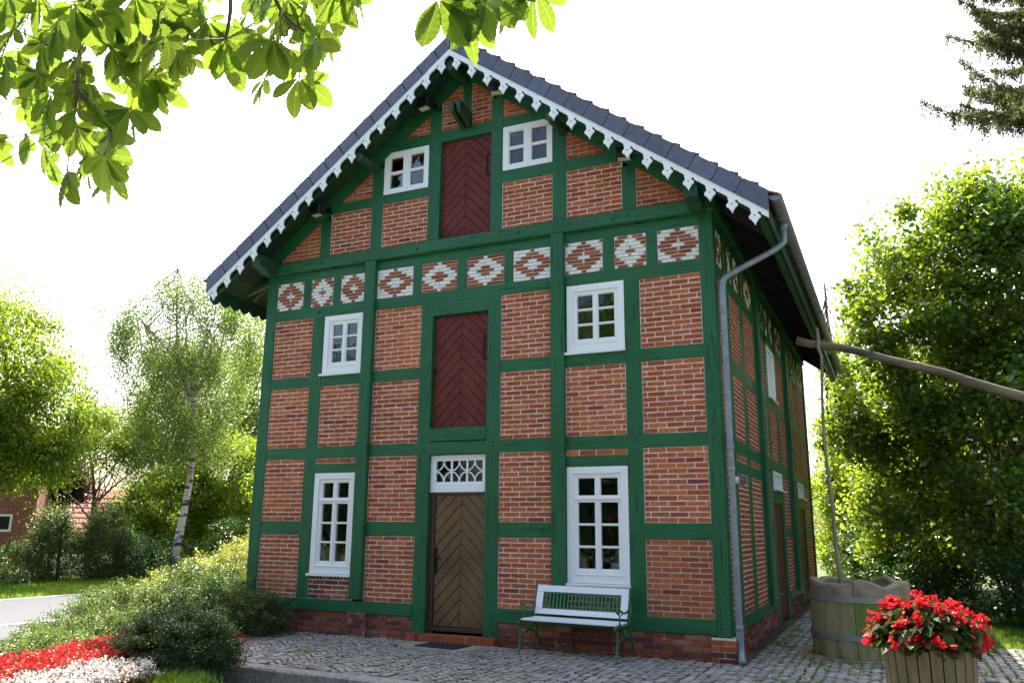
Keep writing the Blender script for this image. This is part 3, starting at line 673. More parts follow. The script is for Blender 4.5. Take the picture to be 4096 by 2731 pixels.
cuts = [(.22, .70), (.86, 1.52), (1.72, 2.60), (2.78, 3.66), (4.35, 4.82), (4.95, 5.78), (6.02, 6.86), (7.06, 8.02), (8.72, 9.5), (9.7, 10.5), (10.7, 11.5), (11.7, 12.85)]
for i, (a0, a1) in enumerate(cuts):
    pattern(TS, a0, a1, 5.60, 6.17, 'ABADBADABADA'[i])
    if i: timber(TS, 'post', cuts[i-1][1], a0, 5.59, 6.18, -.005)
panel(TS, .05, 4.92, G-.1, .18, o=-.008, **plm); panel(TS, 6.9, 9.4, G-.1, .18, o=-.008, **plm); panel(TS, 11.4, D, G-.1, .18, o=-.008, **plm)
casement(TS, 5.37, 6.50, 4.30, 5.39, 3)
for a0, a1 in ((5.26, 6.53), (9.74, 11.03)):
    mb = MB(); frame_boxes(mb, TS, a0, a1, 2.42, 2.77, .05, -.06, .02); q = mb.build('transom_window', M['white'], house)
    s = MB()
    for k in range(1, 7): s.box((a0+(a1-a0)*k/7-.015, -.05, 2.46), (a0+(a1-a0)*k/7+.015, -.005, 2.73), TS)
    s.box((a0-.02, -.02, 2.385), (a1+.12, .09, 2.418), TS); s.build('glazing_bar', M['white'], q)
    MB().box((a0+.02, -.04, 2.44), (a1-.02, -.034, 2.75), TS).build('glass_pane', M['glass'], q)
    rail(TS, a0-.05, a1+.05, 2.14, 2.40, -.008)
    mb = MB(); mb.box((a0-.02, -.10, G), (a1+.02, -.07, 2.14), TS); sdr = mb.build('side_door', M['hatch'], house, label='dark red boarded door in the side wall')
    mb = MB(); n = 8
    for k in range(n): mb.box((a0+(a1-a0)*k/n+.004, -.07, G+.02), (a0+(a1-a0)*(k+1)/n-.004, -.045, 2.13), TS)
    mb.build('door_board', M['hatch'], sdr)
    mb = MB()
    for z in (.35, 1.6): mb.box((a0, -.05, z), (a0+.7, -.02, z+.05), TS)
    mb.tube([TS(a1-.12, -.04, 1.0), TS(a1-.12, .02, 1.0), TS(a1-.25, .02, 1.0)], .012, 6); mb.build('door_handle', M['iron'], sdr)

# ---- left side wall (only grazed by the view) and the body behind everything
post(TL, 0, .24, .20, 6.34, .004); post(TL, 12.9, D, .20, 6.34, .004)
for a0 in (2.4, 4.8, 7.2, 9.6): post(TL, a0, a0+.24, .3, 6.34, 0)
for z0, z1 in ((.2, .4), (2.79, 3.0), (5.42, 5.63), (6.17, 6.5)): rail(TL, .2, 12.95, z0, z1, -.006)
MB().box((.03, 0, G-.1), (.13, D, 6.4)).build('side_wall', M['farbrick'], house)
mb = MB(); mb.box((.14, 1.25, G), (7.4, D-.05, 6.4)); mb.box((.0, D-.12, G), (8.58, D, 6.4))
mb.add([(0, D-.02, 6.4), (8.6, D-.02, 6.4), (4.3, D-.02, 9.6), (0, D-.12, 6.4), (8.6, D-.12, 6.4), (4.3, D-.12, 9.6)], [(0, 1, 2), (3, 5, 4), (0, 2, 5, 3), (1, 4, 5, 2)])
mb.build('back_wall', M['farbrick'], house)
mb = MB(); mb.box((.12, .135, 6.3), (8.45, D-.2, 6.36)); mb.box((.12, .16, 2.85), (8.4, 1.3, 2.95)); mb.build('floor', M['interior'], house)

# ---- roof
ZS = 10.13; EAVE = 5.22; YF, YB = -.66, 13.75
cs = 1/math.sqrt(1+S_*S_); sn = S_*cs
for sg in (-1, 1):
    TR = lambda s_, y, h: (XM+sg*(s_*cs+h*sn), y, ZS-.16-s_*sn+h*cs)    # s down the slope, h normal to it
    Ls = EAVE/cs; n = 19; mb = MB(); pitch = Ls/n
    nw = 70; 
    for r in range(n+0):
        s0, s1 = r*pitch, (r+1)*pitch+.045; V = []; F = []
        for i in range(nw*4+1):
            y = YF-.0+(YB-YF)*i/(nw*4); wv = .018*math.sin(i/4*2*math.pi)
            V += [TR(s0, y, .085+wv), TR(s1, y, .182+wv), TR(s1, y, .155+wv), TR(s0, y, .065+wv)]
        for i in range(nw*4):
            b = i*4; F += [(b, b+1, b+5, b+4), (b+1, b+2, b+6, b+5), (b+2, b+3, b+7, b+6)]
        F += [(0, 3, 2, 1), tuple(nw*16+q for q in (0, 1, 2, 3))]
        mb.add(V, F)
    mb.build('roof_slope', M['tile'], house)
    # soffit boards running front to back
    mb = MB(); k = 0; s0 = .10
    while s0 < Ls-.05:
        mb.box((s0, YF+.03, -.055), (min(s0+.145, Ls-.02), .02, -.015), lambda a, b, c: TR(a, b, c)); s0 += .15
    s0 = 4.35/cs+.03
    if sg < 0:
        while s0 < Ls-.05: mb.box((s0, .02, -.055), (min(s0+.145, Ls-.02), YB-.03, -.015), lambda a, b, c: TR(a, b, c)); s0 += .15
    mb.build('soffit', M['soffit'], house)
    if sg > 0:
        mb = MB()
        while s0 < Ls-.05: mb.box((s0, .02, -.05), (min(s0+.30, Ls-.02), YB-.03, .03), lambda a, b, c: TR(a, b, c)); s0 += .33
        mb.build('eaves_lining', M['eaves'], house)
    # rafter tails along the eaves
    y = .35
    while y < 13.5: MB().box((4.25/cs, y, -.20 if sg > 0 else -.16), (Ls-.10, y+.11, -.06), lambda a, b, c: TR(a, b, c)).build('rafter', M['eaves' if sg > 0 else 'darkgreen'], house); y += 1.05
    MB().box((.12, YF+.10, -.20), (Ls-.06, YF+.18, -.056), lambda a, b, c: TR(a, b, c)).build('rafter', M['darkgreen'], house)
    # verge slates hung in a row, each lapping the next
    mb = MB(); ns = 16; wS = EAVE/ns
    for i in range(ns):
        d0, d1 = i*wS, (i+1)*wS; b = .012+.006*(i % 2 == 0)
        zt = lambda d: ZS+.01-S_*d; zb = lambda d: ZS-.305-S_*d
        q0 = d0-.135 if i else 0; lap = .008; f = rnd.uniform(.88, 1.12); mb.col = (.098*f, .105*f, .155*f)
        pl = [(XM+sg*(d0+lap), zt(d0+lap)), (XM+sg*(d1-lap), zt(d1-lap)), (XM+sg*(d1-.115-lap), zb(d1-.115)+.05), (XM+sg*(d1-.150), zb(d1-.150)+.004), (XM+sg*(q0+lap), zb(q0+lap)+.004)]
        if i == ns-1: pl = [(XM+sg*(d0+lap), zt(d0+lap)), (XM+sg*d1, zt(d1)), (XM+sg*d1, zb(d1)), (XM+sg*(d0-.135+lap), zb(d0-.135+lap)+.004)]
        off = .002*(ns-i)+.0
        T2 = lambda a, o, z, off=off: (a, YF-.030-o+0, z)
        base = .004+.0004*i
        mb.prism(pl, -.004, base, T2, inset=.003, dep=.003)
        # slate top flap covering the tile edge
    vs_ = mb.build('verge_slate', M['slate'], house)
    pl = [(XM, ZS+.0), (XM+sg*(EAVE-.005), ZS-S_*EAVE+.0), (XM+sg*(EAVE-.005), ZS-.30-S_*EAVE), (XM, ZS-.30)]
    MB().prism(pl, 0, .015, lambda a, o, z: (a, YF-.010-o, z)).build('verge_backing', M['dark'], vs_)
    # scalloped white board with a drop at every segment
    mb = MB(); mh = MB()
    zt = lambda d: ZS-.30-S_*d
    rel = [(-.085, None), (-.066, -.052), (-.052, -.078), (-.048, -.115), (-.042, -.145), (-.050, -.158), (-.066, -.168), (-.074, -.19), (-.070, -.215), (-.052, -.228), (-.036, -.236), (-.032, -.256), (-.016, -.275), (0, -.315),
           (.016, -.275), (.032, -.256), (.036, -.236), (.052, -.228), (.070, -.212), (.074, -.188), (.060, -.170), (.043, -.158), (.040, -.140), (.052, -.126), (.068, -.132), (.078, -.150)]
    dp = [.15+i*.3045 for i in range(17)]; wS = .3045
    for i, dc in enumerate(dp):
        l = dc-wS/2; r_ = dc+wS/2
        if i == 0: l = .0
        if i == len(dp)-1: r_ = EAVE-.01
        bw = .105
        # board run (upper strip)
        if i < len(dp)-1: top = [(l+.0015, zt(l)), (r_-.0015, zt(r_)), (r_-.0015, zt(r_)-bw), (dc+.092, zt(dc+.092)-bw)]
        else: top = [(l+.0015, zt(l)), (r_, zt(r_)), (r_, zt(r_)-bw), (dc+.092, zt(dc+.092)-bw)]
        up_ = [(l+.0015, zt(l)-bw), (dc-.100, zt(dc-.100)-bw)]
        pts = [(dc+x, zt(dc)+z) for x, z in [(a_*1.10, b_*1.05+.003) for a_, b_ in rel[1:]]]
        poly = top+[p for p in reversed(pts)]+up_[::-1]
        poly = [(XM+sg*p[0], p[1]) for p in poly]
        # triangulated fan-safe n-gon
        mb.prism(poly if sg < 0 else poly[::-1], -.012, .013, lambda a, o, z: (a, YF-.012-o, z))
        for ax, az in ((.020, .006), (.006, .020)):
            mh.box((XM+sg*dc-ax/2*1.3, -.001, zt(dc)-.182-az/2*1.3), (XM+sg*dc+ax/2*1.3, .0145, zt(dc)-.182+az/2*1.3), lambda a, o, z: (a, YF-.012-o, z))
    vb = mb.build('verge_board', M['whitewood'], house)
    mh.build('fretwork_cross', M['darkgreen'], vb)
    # fascia along the eaves
    mb = MB(); xe = XM+sg*(EAVE-.03); 
    if sg > 0: mb.box((xe-.03, YF+.02, 5.93), (xe, YB-.02, 6.10)); mb.box((xe-.14, YF+.05, 5.90), (xe-.05, YB-.02, 5.965))
    else:
        mb.box((xe, YF+.02, 5.92), (xe+.025, YB-.02, 6.12)); y = YF+.05
        while y < YB-.3:
            pl = [(y, 5.93), (y+.26, 5.93), (y+.26, 5.86), (y+.21, 5.81), (y+.13, 5.77), (y+.05, 5.81), (y, 5.86)]
            mb.prism(pl, -.012, .012, lambda a, o, z: (xe+.012-o, a, z)); y += .27
    mb.build('fascia', M['darkgreen'], house)
# apex cover plate
mb = MB()
for sg in (-1, 1):
    pl = [(XM, ZS-.30), (XM+sg*.42, ZS-.30-S_*.42), (XM+sg*.44, ZS-.325-S_*.44), (XM+sg*.42, ZS-.395-S_*.40), (XM+sg*.38, ZS-.405-S_*.38), (XM, ZS-.415)]
    mb.prism(pl, .014, .020+.001*(sg > 0), lambda a, o, z: (a, YF-.012-o, z))
mb.build('apex_plate', M['whitewood'], house)
mb = MB(); mb.tube([(XM, YF-.06, 9.86), (XM, YF-.06, 10.55), (XM, YF-.06, 10.95)], .010, 6); mb.lathe([(.011, 10.05), (.02, 10.07), (.011, 10.09)], (XM, YF-.06), 8); mb.build('lightning_rod', M['wire'], house)
mb = MB(); mb.tube([(XM, YF, ZS+.01), (XM, YB, ZS+.01)], .10, 10); mb.build('ridge_tile', M['tile'], house)
# purlin ends
mb = MB()
def beam_end(x, z, r, y0=-.60, square=False):
    b = MB()
    if square: b.box((x-r, y0, z-r), (x+r, .05, z+r)); b.build('purlin', M['darkgreen'], house, bevel=.03)
    else: b.tube([(x, .05, z), (x, y0, z)], r, 12); b.build('purlin', M['darkgreen'], house)
beam_end(4.27, 9.58, .10); beam_end(2.42, 8.18, .085); beam_end(6.18, 8.18, .085)
for sg in (-1, 1):
    x = .18 if sg < 0 else 8.42
    b = MB(); prof = [(0.04, 6.36), (-.30, 6.30), (-.42, 6.36), (-.58, 6.40), (-.60, 6.46), (-.60, 6.60), (0.04, 6.60)]
    b.prism([(p[0], p[1]) for p in prof], x-.10, x+.10, lambda a, o, z: (o, a, z)); b.build('purlin', M['darkgreen'], house)
    if sg < 0: b = MB(); xo = XM+sg*4.9; b.tube([(x, .1, 6.34), (xo, .1, 6.10)], .06, 4); b.build('brace', M['darkgreen'], house)
# pulley block over the upper hatch
mb = MB()
for x0 in (4.21, 4.345):
    mb.prism([(-.46, 8.82), (-.42, 8.76), (.0, 8.62), (.02, 8.62), (.02, 8.92), (-.46, 8.97)], x0, x0+.075, lambda a, o, z: (o, a, z))
pb = mb.build('pulley_bracket', M['darkgreen'], house, bevel=.008)
mb = MB(); mb.tube([(4.29, -.30, 8.83), (4.34, -.30, 8.83)], .075, 16); mb.tube([(4.2, -.30, 8.83), (4.43, -.30, 8.83)], .013, 8); mb.build('pulley_wheel', M['iron'], pb)
# gutter and downpipe
def gutter(x, name='gutter'):
    mb = MB(); n = 10; V = []; F = []
    ys = [YF+.05, YB+.02]
    for y in ys:
        for rr in (.085, .078):
            for k in range(n+1):
                a = math.pi+math.pi*k/n; V.append((x+rr*math.cos(a), y, 6.215+rr*math.sin(a)))
    m_ = n+1
    for k in range(n):
        F.append((k, k+1, 2*m_+k+1, 2*m_+k)); F.append((m_+k, 3*m_+k, 3*m_+k+1, m_+k+1))
    F += [(0, m_, 3*m_, 2*m_), (n, 2*m_+n, 3*m_+n, m_+n)]
    mb.add(V, F)
    for y in ys: mb.add([(x+.084*math.cos(math.pi+math.pi*k/n), y, 6.215+.084*math.sin(math.pi+math.pi*k/n)) for k in range(n+1)], [tuple(range(n+1))])
    mb.tube([(x+.085, ys[0], 6.22), (x+.085, ys[1], 6.22)], .010, 6)
    y = .2
    while y < YB:
        mb.tube([(x+.089*math.cos(math.pi+math.pi*k/8), y, 6.213+.089*math.sin(math.pi+math.pi*k/8)) for k in range(9)], .006, 4); y += .66
    return mb.build(name, M['zinc'], house)
gutter(9.60)
def smooth_path(P, it=2):
    P = [Vector(p) for p in P]
    for _ in range(it):
        Q = [P[0]]
        for a, b in zip(P[:-1], P[1:]): Q += [a.lerp(b, .25), a.lerp(b, .75)]
        P = Q+[P[-1]]
    return P
mb = MB(); PX, PY = 8.70, .02
mb.tube(smooth_path([(9.58, .45, 6.17), (9.58, .45, 5.95), (9.58, .42, 5.80), (8.78, .06, 5.33), (PX, PY, 5.22), (PX, PY, 4.9)])+[Vector((PX, PY, .05))], .047, 12, False)
mb.tube(smooth_path([(PX, PY, .35), (PX, PY, .02), (PX+.02, PY-.06, -.08), (PX+.05, PY-.17, -.12)]), .052, 12)
for z in (4.75, 2.75, 2.45, .30): mb.lathe([(.048, z-.03), (.056, z-.025), (.056, z+.025), (.048, z+.03)], (PX, PY), 14)
mb.tube([(9.58, .45, 6.18), (9.58, .45, 6.04)], [.075, .05], 12)
mb.build('downpipe', M['zinc'], house, smooth=True)

# ================================================================== THE GROUND
def hgt(x, y):
    d = 0.0
    e = -3.22-.045*(x-2.6)
    if x > 2.45: d = -.20*max(0, min(1, (e+.16-y)/.10))*max(0, min(1, (x-2.45)/.15))
    return G-.03+d
def axis(lo, hi, step, far):
    a = list(np.arange(lo, hi+1e-6, step)); return [-far, -far/3, -90]+[x for x in (lo-20, lo-8) if x > -90]+a+[hi+8, hi+25, 90, far/3, far]
xs = sorted(set([-600, -200, -90, -50, -30, -20, -10, -4, 0, 1, 2, 2.4]+[round(2.45+.1*i, 2) for i in range(4)]+[3.5, 5, 7, 9, 11, 13, 16, 20, 30, 50, 90, 200, 600]))
ys = sorted(set([-600, -200, -90, -40, -20, -14, -10, -8, -6, -5, -4.5]+[round(-4.2+.06*i, 2) for i in range(26)]+[-2, 0, 3, 8, 14, 20, 40, 90, 200, 600]))
V = [(x, y, hgt(x, y)-(.012 if .6 < x < 13 and y > -3.3 else 0)) for y in ys for x in xs]; nx = len(xs)
F = [(j*nx+i, j*nx+i+1, (j+1)*nx+i+1, (j+1)*nx+i) for j in range(len(ys)-1) for i in range(nx-1)]
gm = MB(); gm.add(V, F); gm.build('ground', M['ground'], smooth=True, kind='structure')
MB().box((-8.85, -80, G-.10), (-1.5, 90, G-.022)).build('road', M['asphalt'], kind='structure')
MB().box((-4.08, -80, G-.021), (-3.95, 90, G-.018)).build('road_line', M['mark'], kind='structure')
MB().box((-8.93, -80, G-.10), (-8.85, 90, G-.012)).build('road_edge', M['kerb'], kind='structure')

MB().prism([(2.5, -3.18), (30, -4.42), (30, -60), (2.5, -60), (3.9, -12), (3.9, -6)], G-.4, G-.215, lambda a, o, z: (a, z, o)).build('lower_paving', M['court'], kind='structure')
# cobbled terrace
kerb_y = lambda x: -3.00-.045*(x-2.6)
left_x = lambda y: .80+max(0, -y)**1.35*.33
def in_terr(x, y, m=0.0):
    if y < kerb_y(x)+m or x < left_x(min(y, 0))+m: return False
    if y > -.06 and x < 8.80: return False
    if x > 12.6+.25*math.sin(y*1.7): return False
    if y > 7.5 and x > 9.9: return False
    if y > 3.5 and x > 11.2+.2*math.sin(y*2): return False
    if y > 13: return False
    if (x-10.15)**2+(y-1.72)**2 < .80**2: return False
    if 3.55 < x < 4.95 and -.80 < y: return False
    return True
mb = MB(); W_ = 1.16; step = .122
CC = [(.28, .25, .215), (.32, .295, .26), (.25, .225, .195), (.35, .325, .285), (.29, .235, .20), (.28, .265, .25)]
tufts = []
for c in range(0, 12):
    xc = .9+W_*(c+.5)
    for j in range(-8, 146):
        y0 = kerb_y(xc)+.05+j*step; n = 9
        for i in range(n):
            u = -1+2*(i+.5)/n+rnd.uniform(-.02, .02); x = xc+W_/2*u; y = y0+.36*(1-u*u)-.12
            if not in_terr(x, y, .05): continue
            ang = math.atan2(-.36*2*u, W_/2)+rnd.uniform(-.09, .09); ca, sa = math.cos(ang), math.sin(ang)
            hw = W_/n/2*math.sqrt(1+(1.24*u)**2)*.86+rnd.uniform(-.004, .003); hd = step/2*.82*max(.62, math.cos(ang))+rnd.uniform(-.004, .004)
            z = G+rnd.uniform(-.006, .006); tz = [z+rnd.uniform(-.005, .005) for _ in range(4)]
            P = []; Q = []; T_ = []
            for (sx, sy), tzk in zip(((-1, -1), (1, -1), (1, 1), (-1, 1)), tz):
                jx, jy = rnd.uniform(-.006, .006), rnd.uniform(-.006, .006); lx, ly = sx*hw+jx, sy*hd+jy
                P.append((x+lx*ca-ly*sa, y+lx*sa+ly*ca, z-.05)); Q.append((x+lx*ca-ly*sa, y+lx*sa+ly*ca, tzk-.012))
                lx *= .82; ly *= .82; T_.append((x+lx*ca-ly*sa, y+lx*sa+ly*ca, tzk))
            f = rnd.uniform(.86, 1.12); cc = tuple(q*f for q in rnd.choice(CC))
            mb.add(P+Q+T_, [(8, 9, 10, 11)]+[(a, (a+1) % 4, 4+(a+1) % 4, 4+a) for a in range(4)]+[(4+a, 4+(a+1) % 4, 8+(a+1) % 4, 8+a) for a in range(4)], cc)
            mb.c[-12:-8] = [(.030, .028, .016)]*4; mb.c[-8:-4] = [(cc[0]*.30+.015, cc[1]*.32+.015, cc[2]*.28+.008)]*4      # soil and moss on the flanks, plus joint shade painted into their colour
            dens = .24+.50*max(0, min(1, (x-8.2)/2.5))+.25*(math.sin(x*1.3+2)*math.sin(y*2.1) > .3)
            if rnd.random() < dens: tufts.append((x+hw*ca*rnd.choice((-1, 1)), y+hw*sa+rnd.uniform(-.02, .02)))
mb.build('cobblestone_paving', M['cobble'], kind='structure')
# joint bed below the stones
pl = [(left_x(y)-.02, y) for y in np.linspace(0, -2.9, 12)]+[(12.8, kerb_y(12.8)), (12.8, 3.5), (11.4, 3.5), (11.2, 7.5), (9.9, 7.6), (9.9, 13), (8.55, 13), (8.55, .02), (.8, .02)]
MB().prism([(p[0], p[1]) for p in pl], G-.30, G-.0255, lambda a, o, z: (a, z, o)).build('paving_bed', M['joint'], kind='structure')
# kerb stones
x = 2.42; mb = MB(); widths = [.80, 1.45, 1.2, 1.5, 1.1, 1.4, 1.3, 1.2, 1.5]
for wd_ in widths:
    f = rnd.uniform(.85, 1.1); mb.col = (.27*f, .26*f, .235*f); n = 6
    for i in range(1):
        x1 = x+wd_-.014; y0a, y0b = kerb_y(x), kerb_y(x1); dz = rnd.uniform(-.006, .006)
        V = []; m_ = 7
        for k in range(m_):
            t = k/(m_-1); xx = x+(x1-x)*t; yy = kerb_y(xx); q = lambda s_=.006: rnd.uniform(-s_, s_)
            V += [(xx, yy+.04+q(), G-.3), (xx, yy+.035+q(.003), G-.004+dz+q(.003)), (xx, yy-.19+q(.008), G-.002+dz+q(.003)), (xx, yy-.215+q(.008), G-.022+dz+q(.003)), (xx, yy-.22+q(.01), G-.3)]
        F = []
        for k in range(m_-1):
            for a in range(4): F.append((k*5+a, k*5+a+1, (k+1)*5+a+1, (k+1)*5+a))
        F += [(0, 1, 2, 3, 4), tuple((m_-1)*5+a for a in (4, 3, 2, 1, 0))]
        mb.add(V, F)
    x = x+wd_
mb.build('kerb', M['kerb'], kind='structure')
# rough stones along the curved left edge
mb = MB(); y = -.15
while y > -2.9:
    xx = left_x(y)-.02; l = rnd.uniform(.14, .24); f = rnd.uniform(.8, 1.1); mb.col = (.25*f, .24*f, .22*f)
    mb.box((xx-.09, y-l+.02, G-.2), (xx+.04, y, G+.004), None, .012, rnd); y -= l
mb.build('edging_stone', M['kerb'], kind='structure')
# blades in the joints
def blades(name, pts, h, rs, m, n=7, spread=.02, wd=.006, lean=.5, **k):
    P = np.repeat(np.array(pts, float), n, axis=0); N = len(P); P[:, :2] += rs.normal(size=(N, 2))*spread
    a = rs.uniform(0, 2*np.pi, N); H = h*rs.uniform(.4, 1.2, N); L = lean*H*rs.uniform(.2, 1, N)
    s = np.stack([np.cos(a), np.sin(a), a*0], 1)*wd; d = np.stack([-np.sin(a)*L, np.cos(a)*L, H], 1); dm = np.stack([-np.sin(a)*L*.3, np.cos(a)*L*.3, H*.6], 1)
    V = np.stack([P-s, P+s, P+dm+s*.7, P+d, P+dm-s*.7], 1).reshape(-1, 3)
    b = np.arange(N)[:, None]*5
    F = np.concatenate([b+np.array([[0, 1, 2, 4]]), b+np.array([[4, 2, 3, 3]])], 0)
    F2 = np.concatenate([b+np.array([[0, 1, 2]]), b+np.array([[0, 2, 4]]), b+np.array([[4, 2, 3]])], 0)
    return np_mesh(name, V, F2, m, origin=tuple(P[0]), kind='stuff', **k)
rs = np.random.default_rng(3)
pts = [(x, y, G-.012) for x, y in tufts if rnd.random() < .8]
blades('joint_grass', pts, .035, rs, M['grassblade'], 6, .016, .004, .8, label='short grass and moss in the joints of the cobbles')
pts = []
for cx, cy, n_, r in ((8.95, 2.2, 14, .12), (8.95, 3.2, 8, .12), (9.0, 4.2, 18, .2), (10.9, .3, 30, .35), (9.9, .55, 26, .3), (1.4, -.35, 10, .12), (2.9, -1.8, 5, .08), (5.35, -1.2, 4, .06), (11.3, -.4, 26, .4), (6.3, -.12, 4, .08), (9.3, -1.3, 14, .3)):
    pts += [(cx+rnd.gauss(0, r), cy+rnd.gauss(0, r), G-.01) for _ in range(n_)]
pts = [p for p in pts if not (p[1] > -.02 and p[0] < 8.7) and (p[0]-10.15)**2+(p[1]-1.72)**2 > .72**2]
blades('grass_tufts', pts, .075, rs, M['grassblade'], 12, .03, .005, .8, label='taller grass tufts growing out of the cobbles')
pts = [(rs.uniform(2.5, 3.6), rs.uniform(-5.1, -4.3), G-.05) for _ in range(420)]
blades('rough_grass', pts, .20, rs, M['grassblade'], 6, .05, .006, .7, label='tall rough grass in front of the round shrub')
pts = [(x, y, G-.03) for x, y in zip(rs.uniform(11.3, 17, 16000), rs.uniform(-1.0, 9.5, 16000)) if (x > 12.75 or (y > 3.4 and x > 11.3))]
blades('lawn_grass', pts, .06, rs, M['grassblade'], 4, .03, .006, .6, label='sunlit lawn grass right of the cobbles')
pts = [(x, y, G-.03) for x, y in zip(rs.uniform(-14.5, -8.95, 30000), rs.uniform(-2, 22, 30000))]
blades('verge_grass', pts, .10, rs, M['grassblade'], 2, .04, .012, .6, label='sunlit grass verge across the road')

# threshold slab and mat
mb = MB(); mb.prism([(3.58, -.16), (3.62, -.60), (3.80, -.72), (4.3, -.78), (4.92, -.70), (4.95, -.14)], G-.1, G+.002, lambda a, o, z: (a, z, o), )
mb.build('threshold_slab', M['slab'], origin=(4.25, -.45, G), label='flat worn stone slab set into the cobbles before the door', cat='stone slab', bevel=.006)
mb = MB(); mb.box((-.36, -.24, 0), (.36, .24, .014)); o = mb.build('doormat', M['mat'], label='black rectangular doormat lying on the stone slab', cat='doormat', bevel=.004)
o.location = (4.34, -.44, G+.003); o.rotation_euler = (0, 0, R(-6))

# ================================================================== BENCH
bench = empty('garden_bench', (0, 0, 0), label='white wooden bench with green cast iron ends standing by the right ground floor window', cat='bench')
mb = MB()
for y0, y1, z in ((-.30, -.19, .462), (-.18, -.07, .462), (-.06, .05, .458), (.06, .14, .462)): mb.box((-.735, y0, z), (.735, y1, z+.026))
mb.build('seat', M['benchwhite'], bench, bevel=.005)
TB = lambda a, o, z: (a, .13+(z-.50)*.27-o, z)
mb = MB(); mb.box((-.735, -.011, .835), (.735, .014, .925), TB); mb.box((-.735, -.011, .525), (.735, .014, .60), TB)
mb.box((-.735, -.010, .602), (-.625, .013, .833), TB); mb.box((.625, -.010, .602), (.735, .013, .833), TB)
back = mb.build('backrest', M['benchwhite'], bench, bevel=.004)
mb = MB(); frame_boxes(mb, TB, -.622, .622, .603, .832, .016, -.006, .008)
for k in range(20): xk = -.60+1.20*(k+.5)/20; mb.box((xk-.014, -.005, .619), (xk+.014, .005, .816), TB)
mb.build('backrest_grille', M['castgreen'], back)
for sx in (-1, 1):
    x = sx*.752; mb = MB(); Pn = lambda L: smooth_path([(x, a, b) for a, b in L], 2)
    mb.tube(Pn([(-.335, 0), (-.31, .06), (-.27, .22), (-.265, .40), (-.30, .455), (-.345, .44), (-.335, .405)]), .017, 8)
    mb.tube(Pn([(.36, 0), (.32, .07), (.24, .22), (.20, .38), (.16, .46), (.17, .56), (.20, .70), (.24, .90), (.235, .935)]), .017, 8)
    mb.tube(Pn([(-.30, .45), (-.15, .44), (.0, .435), (.14, .46)]), .015, 8)
    mb.tube(Pn([(-.285, .20), (-.20, .27), (-.06, .30), (.06, .30), (.17, .26), (.24, .20)]), .013, 8)
    mb.tube(Pn([(-.26, .38), (-.16, .37), (-.08, .33), (-.02, .30)]), .010, 6); mb.tube(Pn([(.18, .40), (.10, .38), (.03, .33), (-.02, .30)]), .010, 6)
    mb.tube(Pn([(-.02, .30), (-.02, .36), (-.02, .435)]), .012, 6); mb.lathe([(.001, .335), (.028, .36), (.001, .385)], (x, -.02), 8)
    mb.tube(Pn([(-.16, .455), (-.19, .52), (-.17, .58), (-.21, .62), (-.20, .66)]), .012, 8)
    mb.tube(Pn([(-.245, .625), (-.275, .64), (-.265, .675), (-.22, .68), (-.14, .655), (-.05, .615), (.05, .615), (.16, .645), (.19, .66)]), [.016]*0 or .015, 8)
    mb.tube(Pn([(-.12, .62), (-.10, .595), (-.07, .59)]), .008, 6)
    mb.build('end_frame', M['castgreen'], bench, smooth=True)
bench.location = (6.47, -.37, G); bench.rotation_euler = (0, 0, R(-5))

# ================================================================== WELL, SWEEP, POLE
WX, WY = 10.17, 1.72
well = empty('well', (WX, WY, G), label='round mossy sandstone well with wavy rim and two steel bands beside the house', cat='well')
def ring_part(name, z0, z1f, m, gapr=.004, ro=.70, ri=.57):
    for h0 in (math.pi*.48-math.pi, math.pi*.48):
        mb = MB(); n = 48; V = []; F = []
        for k in range(n+1):
            a = h0+gapr/ro+(math.pi-2*gapr/ro)*k/n; z1 = z1f(a); c, s = math.cos(a), math.sin(a); w_ = .004*math.sin(a*13)
            for r, z in ((ro+w_, z0), (ro+w_, z1-.03), (ro-.025, z1), (ri+.02, z1), (ri, z1-.03), (ri, z0)): V.append((WX+r*c, WY+r*s, z))
        for k in range(n):
            for q in range(6): F.append((k*6+q, k*6+(q+1) % 6, (k+1)*6+(q+1) % 6, (k+1)*6+q))
        F += [tuple(range(6)), tuple(n*6+q for q in range(5, -1, -1))]
        mb.add(V, F); mb.build(name, m, well)
ring_part('basin', G-.05, lambda a: .665, M['stone'])
ring_part('rim', .6651, lambda a: .890+.036*math.cos(a*5+1.4)+.018*math.sin(a*8), M['stonetop'], .005, .698)
for z in (.615, .10):
    mb = MB(); mb.lathe([(.705, z), (.714, z+.003), (.714, z+.082), (.705, z+.085)], (WX, WY), 64); mb.build('steel_band', M['steel'], well)
mb = MB()
for k in range(14):
    a = 2*math.pi*k/14; a1 = a+2*math.pi/14-.03; V = []
    for r, z in ((.72, G-.03), (.72, G+.012), (.93, G+.010), (.93, G-.03)):
        for t in (a, (a+a1)/2, a1): V.append((WX+r*math.cos(t), WY+r*math.sin(t), z+rnd.uniform(-.004, .004)))
    F = []
    for q in range(3):
        for t in range(2): F.append((q*3+t, q*3+t+1, q*3+3+t+1, q*3+3+t))
    F += [(0, 3, 6, 9), (2, 11, 8, 5)]
    mb.add(V, F)
mb.build('foot_paving', M['stonetop'], well)
MB().lathe([(.60, .2), (.01, .2)], (WX, WY), 24).build('water', M['dark'], well)
sweep = empty('well_sweep', (13.9, 1.75, G), label='long crooked weathered log arm reaching in from the right above the well', cat='well sweep')
